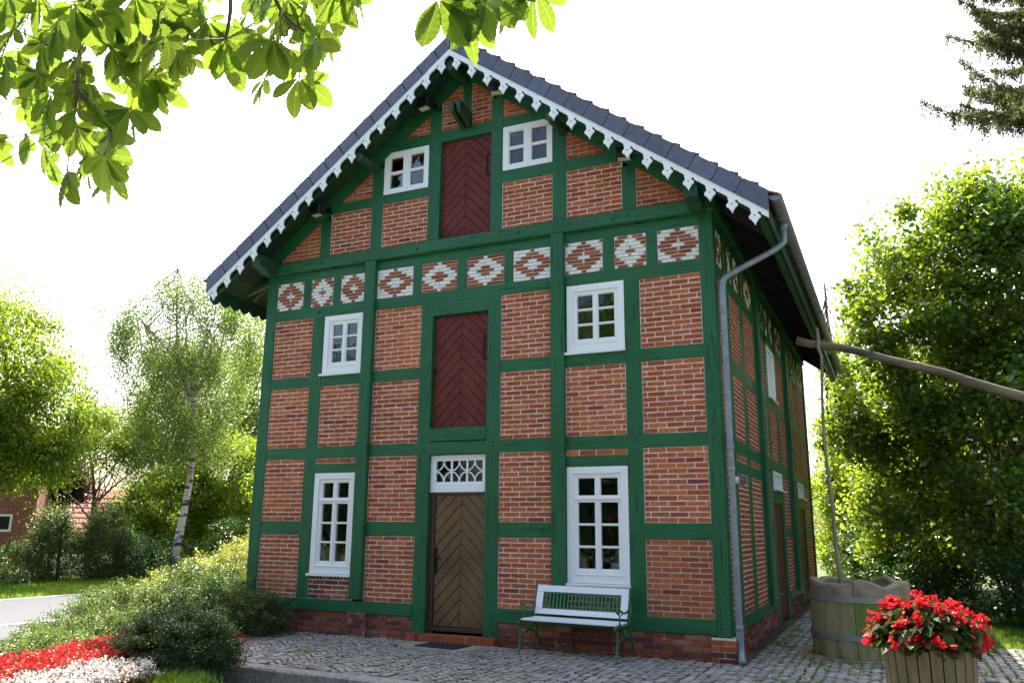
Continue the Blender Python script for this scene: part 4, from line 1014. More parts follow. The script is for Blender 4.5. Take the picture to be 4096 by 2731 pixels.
P = [(9.54, 1.70, 4.60), (9.75, 1.71, 4.53), (10.0, 1.69, 4.475), (10.2, 1.71, 4.43), (10.45, 1.69, 4.35), (10.8, 1.70, 4.21), (11.2, 1.72, 4.07), (11.6, 1.70, 3.93), (11.95, 1.72, 3.76), (12.3, 1.73, 3.62), (12.7, 1.74, 3.46), (13.4, 1.75, 3.2), (14.5, 1.75, 2.8), (15.8, 1.75, 2.35)]
rr = [.070, .060, .056, .066, .060, .058, .066, .064, .072, .068, .078, .088, .10, .11]
mb = MB(); mb.tube(P, rr, 12); mb.tube([(10.62, 1.70, 4.33), (10.66, 1.66, 4.42)], [.03, .018], 6); mb.tube([(9.9, 1.7, 4.5), (9.97, 1.64, 4.57)], [.025, .015], 6)
mb.build('sweep_arm', M['pole'], sweep, smooth=True)
mb = MB(); mb.tube([(13.9, 1.75, G-.2), (13.9, 1.75, 2.6), (13.86, 1.58, 3.3)], [.16, .14, .10], 12); mb.tube([(13.9, 1.75, 2.4), (13.94, 1.95, 3.3)], [.13, .09], 10); mb.build('forked_post', M['pole'], sweep, smooth=True)
mb = MB(); P = [(9.875, 1.60, 4.76), (9.88, 1.60, 4.60), (9.87, 1.61, 4.45), (9.91, 1.61, 4.30), (9.90, 1.62, 4.05), (9.87, 1.63, 3.6), (9.85, 1.65, 3.0), (9.87, 1.66, 2.5), (9.90, 1.68, 2.0), (9.90, 1.69, 1.4), (9.93, 1.70, .9), (9.95, 1.72, .25)]
mb.tube(P, [.022, .024, .030, .024, .022, .021, .023, .025, .031, .031, .036, .038], 9); mb.tube(smooth_path([(9.91, 1.60, 4.14), (9.96, 1.55, 4.12), (9.97, 1.55, 4.02), (9.91, 1.58, 3.98)]), .006, 5)
mb.build('well_pole', M['polepale'], origin=(9.95, 1.72, .25), smooth=True, label='thin crooked vertical pole hanging from the log arm down into the well', cat='pole')

# ================================================================== TUB OF BEGONIAS
TX, TY, TZ = 10.90, -5.25, .83
tub = empty('flower_tub', (TX, TY, G), label='round flower tub made of weathered upright wooden staves at the lower right', cat='planter')
n = 24
for k in range(n):
    a = 2*math.pi*(k+.5)/n; hw = math.pi/n*.88; mb = MB(); V = []
    top = TZ+rnd.uniform(-.008, .008)
    for z, ro in ((G, .245), (top-.006, .300), (top, .296)):
        for r in (ro, ro-.03):
            for t in (a-hw, a+hw): V.append((TX+r*math.cos(t), TY+r*math.sin(t), z))
    F = []
    for q in (0, 4): F += [(q, q+1, q+5, q+4), (q+1, q+3, q+7, q+5), (q+3, q+2, q+6, q+7), (q+2, q, q+4, q+6)]
    F += [(0, 2, 3, 1), (8, 9, 11, 10)]
    mb.add(V, F); mb.build('stave', M['planter'], tub)
mb = MB(); mb.lathe([(.232, G+.02), (.267, TZ-.06)], (TX, TY), 32); mb.build('liner', M['soil'], tub)
MB().lathe([(.27, TZ-.06), (.001, TZ-.04)], (TX, TY), 32).build('soil', M['soil'], tub)
beg = empty('begonia_plant', (TX, TY, TZ-.05), label='bushy begonia with red flowers and dark bronze leaves filling the wooden tub', cat='flowers')
rs = np.random.default_rng(21)
def broad_leaves(name, P, rs, ln, m, parent, up=.9, drop=.5):
    """cupped oval leaves, 6-sided"""
    N = len(P); ctr = np.mean(P, axis=0); out_ = unit((P-ctr)*np.array([1, 1, .3])+rs.normal(size=(N, 3))*.25*np.ptp(P[:, 0])*.5); nor = unit(rs.normal(size=(N, 3))*.45+np.array([0, 0, up])+out_*.5)
    d = out_+np.array([0, 0, -drop]); d = unit(d-nor*np.sum(d*nor, 1, keepdims=True)); s = np.cross(nor, d); L = (ln*rs.uniform(.6, 1.15, N))[:, None]
    K = [(-.5, 0, 0), (-.28, .30, .06), (.10, .33, .07), (.55, .02, -.08), (.10, -.30, .07), (-.28, -.28, .06)]
    V = np.stack([P+d*L*a+s*L*b+nor*L*c for a, b, c in K], 1).reshape(-1, 3); Cc = P-nor*L*.02
    V = np.concatenate([V.reshape(N, 6, 3), Cc[:, None, :]], 1).reshape(-1, 3); b = np.arange(N)[:, None]*7
    F = np.concatenate([b+np.array([[6, i, (i+1) % 6]]) for i in range(6)], 0)
    return np_mesh(name, V, F, m, parent)
def dome(N, c, r, rs, lo=.35, hi=1.0, bump=True):
    d = unit(rs.normal(size=(N, 3))); d[:, 2] = np.abs(d[:, 2])*1.1-.28; rr_ = rs.uniform(lo, hi, N)**.6
    return np.array(c)+d*np.array(r)*rr_[:, None]
Pq = dome(900, (TX, TY, TZ+.06), (.40, .38, .30), rs); broad_leaves('leaves', Pq, rs, .105, M['begonialeaf'], beg)
mb = MB()
for i in range(46):
    p = Pq[i]; limb(mb, (TX+rnd.uniform(-.12, .12), TY+rnd.uniform(-.12, .12), TZ-.05), tuple(p), .006, .003, rnd, 4, .04, 5)
mb.build('stems', M['begonialeaf'], beg, smooth=True)
fc = dome(78, (TX, TY, TZ+.09), (.42, .39, .30), rs, .75, 1.0)
# flower clusters: rounded petal pairs facing outward
k = rs.integers(0, len(fc), 600); P = fc[k]+rs.normal(size=(600, 3))*.022
V, F = leaves(np.repeat(P, 4, axis=0)+rs.normal(size=(600*4, 3))*.006, rs, .031, .028, .2)
np_mesh('flowers', V, F, M['petalred'], beg)

# ================================================================== FLOODLIGHTS, WALL LAMP
def floodlight(loc, label, rz=0):
    r_ = empty('floodlight', (0, 0, 0), label=label, cat='floodlight', group='floodlights under the gable roof')
    mb = MB(); mb.prism([(-.13, .10), (.03, .12), (.05, -.02), (-.02, -.10), (-.15, -.07)], -.13, .13, lambda a, o, z: (o, a, z)); mb.build('housing', M['lampblack'], r_, bevel=.008)
    mb = MB(); mb.add([(-.10, -.135, -.078), (.10, -.135, -.078), (.10, -.035, -.106), (-.10, -.035, -.106)], [(0, 1, 2, 3)]); mb.build('lamp_glass', M['glasslamp'], r_)
    mb = MB(); mb.tube([(-.14, .0, .02), (-.14, .10, .04), (-.05, .20, .05), (.0, .26, .05)], .014, 6); mb.box((-.05, .20, .0), (.05, .262, .10)); mb.build('bracket', M['lampblack'], r_)
    r_.location = loc; r_.rotation_euler = (R(8), 0, rz)
floodlight((1.34, -.25, 7.42), 'lowest black floodlight on the left slope above the small triangular panel', R(-10)); floodlight((3.62, -.25, 9.12), 'black floodlight left of the pulley under the ridge', R(-10))
floodlight((5.05, -.25, 9.10), 'black floodlight right of the pulley under the ridge', R(10)); floodlight((7.32, -.25, 7.42), 'black floodlight on the right slope, right of the upper gable window', R(10))
wl = empty('wall_lamp', (8.62, .42, 2.36), label='small glass wall lamp on the side wall just behind the downpipe', cat='lamp')
mb = MB(); mb.box((8.60, .38, 2.20), (8.66, .50, 2.44)); mb.tube([(8.66, .44, 2.32), (8.74, .44, 2.32)], .05, 12); mb.build('socket', M['white'], wl)
mb = MB()
for k in range(8): a = 2*math.pi*k/8; mb.tube([(8.74, .44+.06*math.cos(a), 2.32+.06*math.sin(a)), (8.86, .44+.06*math.cos(a), 2.32+.06*math.sin(a))], .006, 5)
for x in (8.76, 8.80, 8.84): mb.tube([(x-.004, .44, 2.32), (x+.004, .44, 2.32)], .068, 14)
mb.build('cage', M['zinc'], wl)

# ================================================================== POT PLANTS IN THE WINDOWS
def pot_plant(x, y, z, label, flowers=False, seed=1, s=1):
    r_ = empty('potted_plant', (x, y, z), label=label, cat='potted plant', group='pot plants behind the ground floor windows'); rs = np.random.default_rng(seed)
    MB().lathe([(.05, z), (.085, z+.005), (.105, z+.12), (.112, z+.12), (.112, z+.135), (.098, z+.135), (.09, z+.10)], (x, y), 24).build('pot', M['pot'], r_, smooth=True)
    P = np.array([x, y, z+.30*s])+unit(rs.normal(size=(26, 3)))*np.array([.13, .08, .16])*s*rs.uniform(.4, 1, 26)[:, None]
    broad_leaves('leaves', P, rs, .11, M['greyleaf'], r_)
    mb = MB()
    for i in range(10): limb(mb, (x+rnd.uniform(-.04, .04), y, z+.10), tuple(P[i]), .005, .003, rnd, 4, 0, 5)
    tops = [(x-.12, y-.02, z+.78), (x+.05, y, z+.84), (x+.20, y+.02, z+.70), (x-.28, y, z+.66)] if flowers else []
    for t in tops: limb(mb, (x, y, z+.12), t, .005, .003, rnd, 5, .03, 5)
    mb.build('stems', M['greyleaf'], r_, smooth=True)
    for t in tops:
        V, F = leaves(np.array(t)+rs.normal(size=(26, 3))*np.array([.03, .02, .02]), rs, .05, .03, .4); np_mesh('flower', V, F, M['petalred'], r_)
MB_ = None
for x0, x1, z in ((1.5, 2.2, .985), (6.3, 7.1, .985)):
    MB().box((x0-.02, .10, z-.04), (x1+.02, .34, z-.012)).build('inner_sill', M['white'], house)
pot_plant(6.93, .19, .985, 'pale pot with red stalked flowers behind the right ground floor window', True, 4); pot_plant(2.05, .19, .985, 'pale pot with green leaves behind the left ground floor window', False, 6, .8)

# ================================================================== SHRUBS AND FLOWER BED
def shrub(name, label, loc, blobs, nc, cr, nl, ln, wd, m, seed, sprays=0, shell=.55, group=None, cat='shrub', up=.8, flat=.55, spray_len=.35):
    rs = np.random.default_rng(seed); rng = random.Random(seed); root = empty(name, loc, label=label, cat=cat, group=group)
    P, C_ = clumps(rs, blobs, nc, cr, nl, shell, flat); P = P[P[:, 2] > G-.05]
    mb = MB()
    if sprays:          # arching outer twigs carrying two rows of leaves
        B = np.array(blobs, float); ex = []
        for _ in range(sprays):
            b = B[rng.randrange(len(B))]; d = Vector((rng.gauss(0, 1), rng.gauss(0, 1), abs(rng.gauss(.3, .6)))).normalized()
            p = Vector((b[0]+d.x*b[3]*.9, b[1]+d.y*b[4]*.9, b[2]+d.z*b[5]*.9)); L = rng.uniform(.4, 1)*spray_len; pts = []; v = Vector((d.x, d.y, d.z+.5)).normalized()
            if p.z < G: continue
            for i in range(9):
                pts.append(p.copy()); p = p+v*L/8; v = (v+Vector((rng.gauss(0, .06), rng.gauss(0, .06), -.10))).normalized()
            mb.tube(pts[::2], .004, 4, False); P2 = np.array([tuple(q) for q in pts]); ex.append(np.repeat(P2, 7, axis=0)+rs.normal(size=(63, 3))*.022)
        P = np.concatenate([P]+ex, 0)
    V, F = leaves(P, rs, ln, wd, up); np_mesh('foliage', V, F, m, root)
    base = Vector(loc)
    for c in C_[:26]: limb(mb, base+Vector((rng.uniform(-.15, .15), rng.uniform(-.15, .15), 0)), c, .016, .005, rng, 4, .02, 5)
    mb.build('stems', M['bark'], root, smooth=True); return root
shrub('cotoneaster', 'yellowish green sunlit shrub highest up against the left corner of the house', (-1.1, 1.5, G), [(-1.0, 1.4, .40, .85, 1.3, 1.05), (-2.0, .7, .15, .9, 1.1, .80)], 380, .19, 85000, .034, .022, M['yellowleaf'], 31, 150)
shrub('cotoneaster', 'dense dark green spreading shrub by the left end of the front wall', (.35, -.9, G), [(.42, -.85, .10, .82, .62, .66), (-.35, -.75, .15, .85, .9, .82), (.98, -.72, .0, .50, .45, .50)], 420, .16, 95000, .030, .020, M['cotoneaster'], 32, 110)
shrub('cotoneaster', 'pale green arching shrub between the road and the yellowish shrub', (-1.2, -1.5, G), [(-1.1, -1.4, -.02, 1.2, 1.05, .62)], 330, .16, 75000, .032, .021, M['cotolight'], 33, 90)
shrub('cotoneaster', 'low sprawling shrub at the roadside behind the red flowers', (-.4, -3.1, G), [(-.55, -2.7, -.1, 1.2, .9, .42), (.1, -3.9, -.12, 1.15, 1.0, .30), (.6, -4.9, -.14, .8, .9, .26)], 380, .15, 80000, .030, .020, M['cotolight'], 34, 60)
shrub('round_shrub', 'rounded clipped grey green shrub in front of the kerb beside the flower bed', (2.55, -3.85, G-.15), [(2.52, -3.92, .03, .72, .66, .60)], 460, .12, 110000, .030, .018, M['darkcoto'], 35, 90, shell=.62, spray_len=.13)
def flowerbed(name, label, A, B, wdt, n, h, pm, seed):
    rs = np.random.default_rng(seed); A = np.array(A); B = np.array(B); d = (B-A)/np.linalg.norm(B-A); nr = np.array([-d[1], d[0]])
    t = rs.uniform(0, 1, n); s_ = rs.uniform(0, 1, n)*wdt; C_ = A+(B-A)*t[:, None]+nr*s_[:, None]*-1
    C3 = np.concatenate([C_, (G+h*(.7+.5*rs.uniform(0, 1, n)))[:, None]], 1)
    P = np.repeat(C3, 16, axis=0)+rs.normal(size=(n*16, 3))*np.array([.035, .035, .022]); V, F = leaves(P, rs, .030, .028, .6)
    o = np_mesh(name, V, F, pm, origin=(float(A[0]), float(A[1]), G), kind='stuff', label=label)
    P = np.repeat(C3, 14, axis=0)-np.array([0, 0, .06])+rs.normal(size=(n*14, 3))*np.array([.05, .05, .045]); V, F = leaves(P, rs, .045, .036, .4)
    np_mesh('bed_foliage', V, F, M['bedleaf'], o)
flowerbed('red_bedding_flowers', 'band of red bedding flowers in the bed at the lower left', (1.75, -6.6), (.95, -3.35), 1.05, 1000, .26, M['petalred'], 41)
flowerbed('white_bedding_flowers', 'band of white bedding flowers in front of the red ones', (2.75, -6.9), (2.22, -5.0), .95, 1000, .22, M['petalwhite'], 42)
rs = np.random.default_rng(43)
V, F = leaves(np.array([1.62, -1.92, G+.10])+rs.normal(size=(140, 3))*np.array([.10, .16, .05]), rs, .03, .028, .5)
np_mesh('red_flower_patch', V, F, M['petalred'], origin=(1.6, -1.9, G), kind='stuff', label='a few red flowers between the shrubs')
shrub('hedge_shrub', 'pale leafy shrub at the far left edge under the brick house window', (-13.7, 3.2, G), [(-13.7, 4.6, .2, .8, 1.4, .80), (-14.2, 2.0, .2, .9, 1.4, .9)], 110, .40, 22000, .075, .05, M['greyleaf'], 51, 20, group='shrubs along the far verge')
shrub('hedge_shrub', 'tall silvery upright shrub left of the thin iron fence post', (-14.0, 6.5, G), [(-14.0, 6.5, .7, .65, .75, 1.35)], 90, .34, 20000, .075, .035, M['greyleaf'], 52, 60, group='shrubs along the far verge', flat=1.6)
shrub('hedge_shrub', 'tall silvery upright shrub right of the thin iron fence post', (-13.5, 8.0, G), [(-13.5, 8.0, .75, .70, .85, 1.45)], 90, .34, 20000, .075, .035, M['greyleaf'], 53, 60, group='shrubs along the far verge', flat=1.6)
shrub('hedge_shrub', 'dark green low shrub just left of the birch trunk', (-13.4, 9.4, G), [(-13.5, 9.0, .3, 1.0, 1.2, 1.15), (-13.6, 11.0, .3, 1.0, 1.3, 1.0)], 120, .40, 24000, .075, .05, M['darkleaf'], 54, 10, group='shrubs along the far verge')
shrub('hedge_shrub', 'dark green shrub right of the birch trunk beyond the road', (-11.5, 12.2, G), [(-11.4, 12.1, .4, 1.2, 1.3, 1.5), (-10.3, 13.8, .6, 1.2, 1.3, 1.9)], 150, .42, 30000, .075, .05, M['darkleaf'], 55, 10, group='shrubs along the far verge')
mb = MB(); mb.tube([(-13.0, 6.05, G), (-13.0, 6.05, 1.15)], .03, 8); mb.tube([(-13.0, 6.05, 1.15), (-12.93, 6.0, 1.2)], .02, 6)
mb.build('fence_post', M['iron'], origin=(-13.0, 6.05, G), label='thin black iron fence post between the silvery shrubs', cat='fence post')

# ================================================================== TREES
tree('ash_tree', 'large bright green leafy tree at the left edge over the brick house', (-14.8, 3.6, G), [(-14.8, 3.6, G), (-14.7, 3.6, 2.0), (-14.9, 3.5, 4.5), (-14.6, 3.8, 7.5)],
     [(-14.6, 3.2, 6.3, 2.6, 2.8, 2.9), (-13.4, 5.2, 5.1, 1.7, 1.7, 1.9), (-15.2, 2.3, 4.6, 2.6, 2.4, 1.7), (-13.6, 5.3, 3.7, 1.4, 1.3, 1.0)], 300, .75, 76000, .13, .075, M['lime'], M['bark'], 61, limbs=40, r0=.26, hang=.35, group='trees on the left')
tree('birch_tree', 'tall birch with white trunk and drooping branches between road and house', (-13.2, 10.75, G), [(-13.17, 10.76, G), (-13.12, 10.82, .9), (-13.05, 10.9, 1.9), (-12.96, 10.98, 3.2), (-12.93, 11.0, 4.4), (-12.99, 10.94, 5.7), (-13.15, 10.75, 7.0), (-13.2, 10.72, 7.9)],
     [(-13.4, 10.3, 10.7, 1.4, 1.5, 1.8), (-12.0, 11.8, 9.6, 1.5, 1.7, 2.2), (-14.7, 8.9, 9.0, 1.1, 1.2, 1.2), (-13.5, 10.5, 7.7, 2.6, 2.7, 1.9), (-13.2, 10.8, 5.4, 2.2, 2.4, 1.5)], 230, .46, 68000, .085, .058, M['birchleaf'], M['birchbark'], 62, limbs=60, r0=.17, hang=1.1,
     stems=[[(-13.1, 10.8, 6.2), (-13.5, 10.4, 7.6), (-13.6, 10.2, 9.2), (-13.7, 10.1, 11.4)], [(-13.1, 10.8, 6.4), (-12.6, 11.4, 7.6), (-12.3, 11.7, 10.4)], [(-13.15, 10.7, 7.2), (-13.9, 9.9, 8.3), (-14.6, 9.1, 9.4)]], group='trees on the left', shell=.15)
tree('birch_tree', 'smaller birch standing behind the drooping birch, thin grey trunk', (-18.6, 15.2, G), [(-18.6, 15.2, G), (-18.6, 15.2, 2.5), (-18.7, 15.1, 5), (-18.6, 15.2, 8)],
     [(-18.6, 15.2, 5.4, 2.2, 2.6, 3.2), (-18.3, 15.6, 8.8, 1.8, 2.0, 2.4)], 200, .7, 46000, .09, .06, M['birchleaf'], M['birchbark'], 63, limbs=30, r0=.14, hang=.9, group='trees on the left')
tree('rowan_tree', 'dense dark tree close to the left corner of the house beyond the road', (-10.6, 14.6, G), [(-10.6, 14.6, G), (-10.6, 14.6, 1.2), (-10.7, 14.5, 3)],
     [(-10.7, 14.2, 2.7, 1.6, 1.8, 2.1), (-9.2, 16.2, 3.4, 1.6, 1.6, 2.2)], 170, .55, 36000, .10, .07, M['lime'], M['bark'], 64, limbs=26, r0=.12, group='trees on the left')
tree('rowan_tree', 'low bright maple between the two birches and the orange roof', (-15.4, 14.2, G), [(-15.4, 14.2, G), (-15.4, 14.2, 1), (-15.5, 14.1, 2.6)],
     [(-15.8, 13.2, 2.3, 1.7, 2.2, 1.7), (-14.2, 14.6, 3.4, 1.6, 1.8, 2.0)], 140, .6, 34000, .13, .10, M['lime'], M['bark'], 65, limbs=20, r0=.1, group='trees on the left')
tree('linden_tree', 'tall broad tree far behind the birches', (-19.5, 20, G), [(-19.5, 20, G), (-19.5, 20, 3), (-19.5, 20, 8)],
     [(-18.4, 21.0, 8.6, 2.6, 2.8, 4.6), (-16.2, 22.5, 5.2, 2.6, 2.8, 4.2)], 220, 1.0, 42000, .17, .11, M['birchleaf'], M['bark'], 66, limbs=30, r0=.25, group='trees on the left')
tree('linden_tree', 'thin tree with one long slanting limb behind the silvery shrubs', (-18.9, 11.8, G), [(-18.9, 11.8, G), (-18.92, 11.78, 1.7), (-18.92, 11.78, 2.55), (-19.0, 11.7, 3.4), (-19.2, 11.5, 4.6)],
     [(-18.9, 11.8, 5.3, 2.0, 2.2, 1.4), (-20.2, 10.2, 4.2, 1.2, 1.5, 1.3), (-17.9, 12.9, 4.7, 1.1, 1.2, 1.0)], 130, .55, 26000, .10, .07, M['lime'], M['bark'], 67, limbs=24, r0=.12,
     stems=[[(-18.92, 11.78, 2.5), (-18.7, 12.0, 2.75), (-18.45, 12.3, 3.2), (-18.1, 12.7, 3.7), (-17.8, 13.0, 4.3)]], group='trees on the left', shell=.2)
tree('purple_tree', 'small dark purple leaved tree behind the slanting limb', (-25, 15.1, G), [(-25, 15.1, G), (-25, 15.1, 1.6), (-25, 15.1, 3.2)], [(-25.1, 15.0, 3.5, 1.05, 1.2, 1.1)], 60, .6, 9000, .13, .10, M['purpleleaf'], M['bark'], 68, limbs=12, r0=.09, group='trees on the left')
for i, (x, y, r, h, lb) in enumerate(((-31, 30, 5, 4.0, 'low round tree far off behind the orange roof'), (-40, 14, 6, 6.0, 'far tree behind the brick house'), (-25, 34, 6, 6.0, 'far tree behind the broad tree'), (-14, 36, 6, 6, 'far tree hidden low behind the rowan'))):
    tree('far_tree', lb, (x, y, G), [(x, y, G), (x, y, h*.3), (x, y, h*.7)], [(x, y, h*.55, r, r, h*.55)], 90, 1.5, 12000, .30, .20, M['lime'], M['bark'], 70+i, limbs=8, r0=.25, group='far trees on the left')
# right side
HZ = [('hazel', 'tall hazel right of the house corner with its crown highest against the sky', (13.0, 9.8), [(11.5, 8.9, 6.0, 1.5, 1.4, 2.6), (12.9, 9.4, 7.0, 1.7, 1.6, 2.6), (12.9, 9.6, 4.0, 2.0, 2.0, 3.5), (11.3, 10.2, 3.2, 1.1, 1.2, 2.4), (14.4, 8.6, 6.8, 1.8, 1.6, 3.0), (11.8, 8.6, 8.0, 1.2, 1.2, 1.5), (13.2, 8.8, 8.7, 1.5, 1.3, 1.3), (10.9, 9.2, 6.6, 1.0, 1.1, 1.5), (10.6, 10.4, 4.6, .9, 1.1, 1.8)], 70000, M['hazel']),
      ('hazel', 'big hazel at the right edge of the photo behind the log arm', (16.6, 8.6), [(16.2, 8.4, 5.8, 2.5, 2.2, 4.6), (14.4, 7.6, 3.2, 1.8, 1.6, 2.8), (18.0, 8.6, 6.4, 2.4, 2.4, 4.6), (15.3, 8.6, 8.8, 1.8, 1.6, 1.9), (16.5, 7.6, 1.8, 2.6, 1.8, 1.8)], 44000, M['hazel']),
      ('hazel', 'bright leafy hazel seen directly behind the vertical pole', (10.9, 13.8), [(10.9, 13.6, 2.6, 1.25, 1.4, 2.7), (11.8, 13.4, 4.2, 1.4, 1.4, 2.2), (13.5, 13.0, 3.2, 1.8, 1.5, 3.2)], 60000, M['lime']),
      ('hazel', 'farthest hazel beside the rear corner of the house', (10.5, 19.5), [(10.0, 19.0, 3.0, 1.8, 1.8, 3.3), (9.2, 21.0, 2.6, 1.6, 1.5, 3.0), (9.7, 20.0, 5.6, 1.4, 1.5, 2.2), (12.6, 19, 4.0, 2.2, 1.8, 4.2)], 80000, M['lime'])]
for i, (nm, lb, (x, y), bl, nl, lm) in enumerate(HZ):
    st = [[(x+dx*.1, y+dy*.1, G), (x+dx*.5, y+dy*.5, 1.6), (x+dx, y+dy, 3.4)] for dx, dy in ((-1.2, -.4), (-.7, .3), (1.1, -.3), (.5, .6), (.1, -.8))]
    tree(nm, lb, (x, y, G), [(x, y, G), (x+.1, y, 2), (x-.1, y, 4.5)], bl, 300, .52, nl, .140, .110, lm, M['bark'], 80+i, limbs=60, r0=.10, stems=st, group='hazels right of the house', shell=.5, up=.9)
shrub('undergrowth_shrub', 'dark shrub low behind the begonias at the right edge', (14.6, 6.6, G), [(14.5, 6.6, .3, 1.5, .9, 1.3), (16.6, 6.2, .4, 1.6, 1.0, 1.5), (13.2, 7.6, .3, 1.0, .8, 1.2)], 150, .45, 26000, .10, .07, M['darkleaf'], 90, 10, group='dark shrubs right of the well')
shrub('undergrowth_shrub', 'dark shrub behind the well at the foot of the hazels', (11.6, 10.8, G), [(11.4, 10.9, .2, 1.2, .8, 1.1), (10.6, 12.6, .2, .9, .8, .9)], 100, .4, 16000, .09, .065, M['darkleaf'], 91, 10, group='dark shrubs right of the well')

shrub('undergrowth_shrub', 'dark shrub at the far rear corner of the house beyond the doors', (9.9, 16.6, G), [(9.9, 16.6, .4, 1.0, 1.0, 1.7), (11.3, 15.6, .4, 1.0, .9, 1.5)], 110, .4, 18000, .10, .075, M['darkleaf'], 92, 10, group='dark shrubs right of the well')
def spruce(name, label, x, y, H, seed, tipL, m, dens=1.0, dead=False, hlo=2.0, group=None, fat=0):
    rs = np.random.default_rng(seed); rng = random.Random(seed); root = empty(name, (x, y, G), label=label, cat='tree', group=group)
    mb = MB(); mb.tube([(x, y, G), (x, y, H*.5), (x+.1, y, H)], [H*.014, H*.009, .02] if not dead else [H*.008, H*.004, .008], 9); PP = []; DD = []
    h = hlo
    while h < H*.985:
        L0 = tipL*(1-h/H)**.75+.25
        for q in range(rng.choice((6, 7, 8)) if fat else rng.choice((4, 5, 6))):
            a = rng.uniform(0, 2*math.pi); L = L0*rng.uniform(.75, 1.1); c, s = math.cos(a), math.sin(a); pts = []; n = 9
            for i in range(n+1):
                t = i/n; pts.append(Vector((x+c*L*t+rng.gauss(0, .02), y+s*L*t+rng.gauss(0, .02), h+.05*L*t-.34*L*math.sin(t*2.3)*.55+.16*L*t*t*t)))
            mb.tube(pts, [(.035 if not dead else .011)*(1-.8*i/n)+.003 for i in range(n+1)], 5, False)
            if fat:
                for i in range(2, n+1):
                    for _ in range(5):
                        b0 = pts[i-1].lerp(pts[i], rng.random())+Vector((rng.gauss(0, .10), rng.gauss(0, .10), 0)); l = rng.uniform(.25, .95)*(1.2-.6*i/n)
                        for j in range(int(l/.05)): PP.append((b0.x+rng.gauss(0, .02), b0.y+rng.gauss(0, .02), b0.z-j*.05)); DD.append((rng.gauss(0, .3), rng.gauss(0, .3), -1))
            for i in range(2, n+1):
                p = pts[i]; dn = int((8 if not dead else 4)*dens); d = (pts[i]-pts[i-1]).normalized(); sd_ = Vector((-s, c, 0))
                for k in range(dn):
                    side = rng.choice((-1, 1)); l = L*.16*rng.uniform(.4, 1.1)*(1.3-i/n); drp = rng.uniform(.3, 1.3)
                    v = (d*.5+sd_*side*rng.uniform(.3, 1)+Vector((0, 0, -drp))).normalized(); b0 = pts[i-1].lerp(p, rng.random())
                    m_ = max(3, int(l/.055))
                    for j in range(m_): PP.append(tuple(b0+v*l*(j/m_)+Vector((0, 0, -.10*l*(j/m_)**2)))); DD.append(tuple(v))
        h += rng.uniform(.28, .5)
    PP = np.array(PP); DD = np.array(DD); PP += rs.normal(size=PP.shape)*.012
    PP, DD = (np.repeat(PP, 3, 0)+rs.normal(size=(len(PP)*3, 3))*.045, np.repeat(DD, 3, 0)) if fat else (PP, DD)
    V, F = leaves(PP, rs, .15 if not dead else .12, .044 if not dead else .022, .2, DD, .45); np_mesh('crown', V, F, m, root); mb.build('trunk', M['bark'], root, smooth=True)
spruce('spruce_tree', 'tall dark spruce with hanging twigs in the upper right corner', 17.3, 14.6, 24, 95, 8.0, M['needle'], 1.6, hlo=14.2, fat=1)
for lb, x, y, H, bl, sd_ in (('tallest bare reddish larch rising behind the rear gutter', 8.6, 27.5, 13.2, [(8.7, 27.5, 8.8, .9, .9, 4.0)], 96),
                             ('bare reddish larch right of the tallest one behind the house', 10.3, 28.5, 12.0, [(10.3, 28.5, 7.0, 1.5, 1.4, 3.8)], 97), ('low bare larch at the rear end of the eaves', 9.3, 25, 9.5, [(9.3, 25, 5.5, 1.3, 1.2, 3.4)], 98)):
    tree('dead_larch', lb, (x, y, G), [(x, y, G), (x+.05, y, H*.5), (x, y, H)], bl, 130, .35, 5500, .15, .011, M['deadneedle'], M['deadneedle'], sd_, limbs=90, r0=.09, shell=.15, up=.1, group='bare larches behind the house', flat=.6)


# horse chestnut whose lowest branches hang into the view
chest = empty('horse_chestnut', (5.0, -15.5, G), label='horse chestnut with large hand-shaped leaves hanging into the top of the view', cat='tree')
HUBS = [(7.482, -9.859, 3.703), (7.685, -9.659, 3.738), (7.751, -9.601, 3.837), (7.538, -9.591, 3.97), (7.783, -9.607, 3.706), (7.183, -9.699, 3.67), (7.956, -10.093, 3.225), (7.773, -9.809, 3.436), (7.663, -9.462, 3.688), (7.802, -9.617, 3.431), (7.867, -9.441, 3.818), (8.328, -9.903, 3.478), (7.708, -9.816, 3.357), (7.903, -9.969, 3.472), (7.427, -10.001, 3.864), (7.526, -9.935, 3.899), (8.02, -10.145, 3.49), (7.931, -10.031, 3.655), (8.439, -9.71, 3.555), (7.986, -9.406, 3.96), (8.224, -9.413, 3.845), (8.683, -9.699, 3.497), (8.541, -9.242, 3.872), (8.774, -9.637, 3.341), (8.5, -9.444, 3.908), (8.732, -9.724, 3.563), (8.92, -9.722, 3.419), (8.228, -9.361, 4.054), (8.916, -9.604, 3.739), (9.0, -9.567, 3.773), (7.918, -9.41, 4.104), (7.837, -9.529, 4.005), (8.107, -9.9, 3.736), (7.19, -9.592, 3.407), (7.6, -9.737, 3.116), (7.694, -9.616, 3.339), (7.996, -9.862, 3.058), (7.349, -9.554, 3.469), (7.68, -9.568, 3.17), (7.703, -9.43, 3.725), (7.861, -9.483, 3.948), (7.945, -9.954, 3.689), (7.587, -10.044, 3.627), (7.696, -10.13, 3.421), (8.805, -9.683, 3.606), (9.436, -9.691, 3.468), (9.489, -9.604, 3.524), (9.492, -9.513, 3.555), (9.597, -9.632, 3.451), (9.622, -9.44, 3.598), (9.729, -9.488, 3.549), (9.582, -9.557, 3.52)]
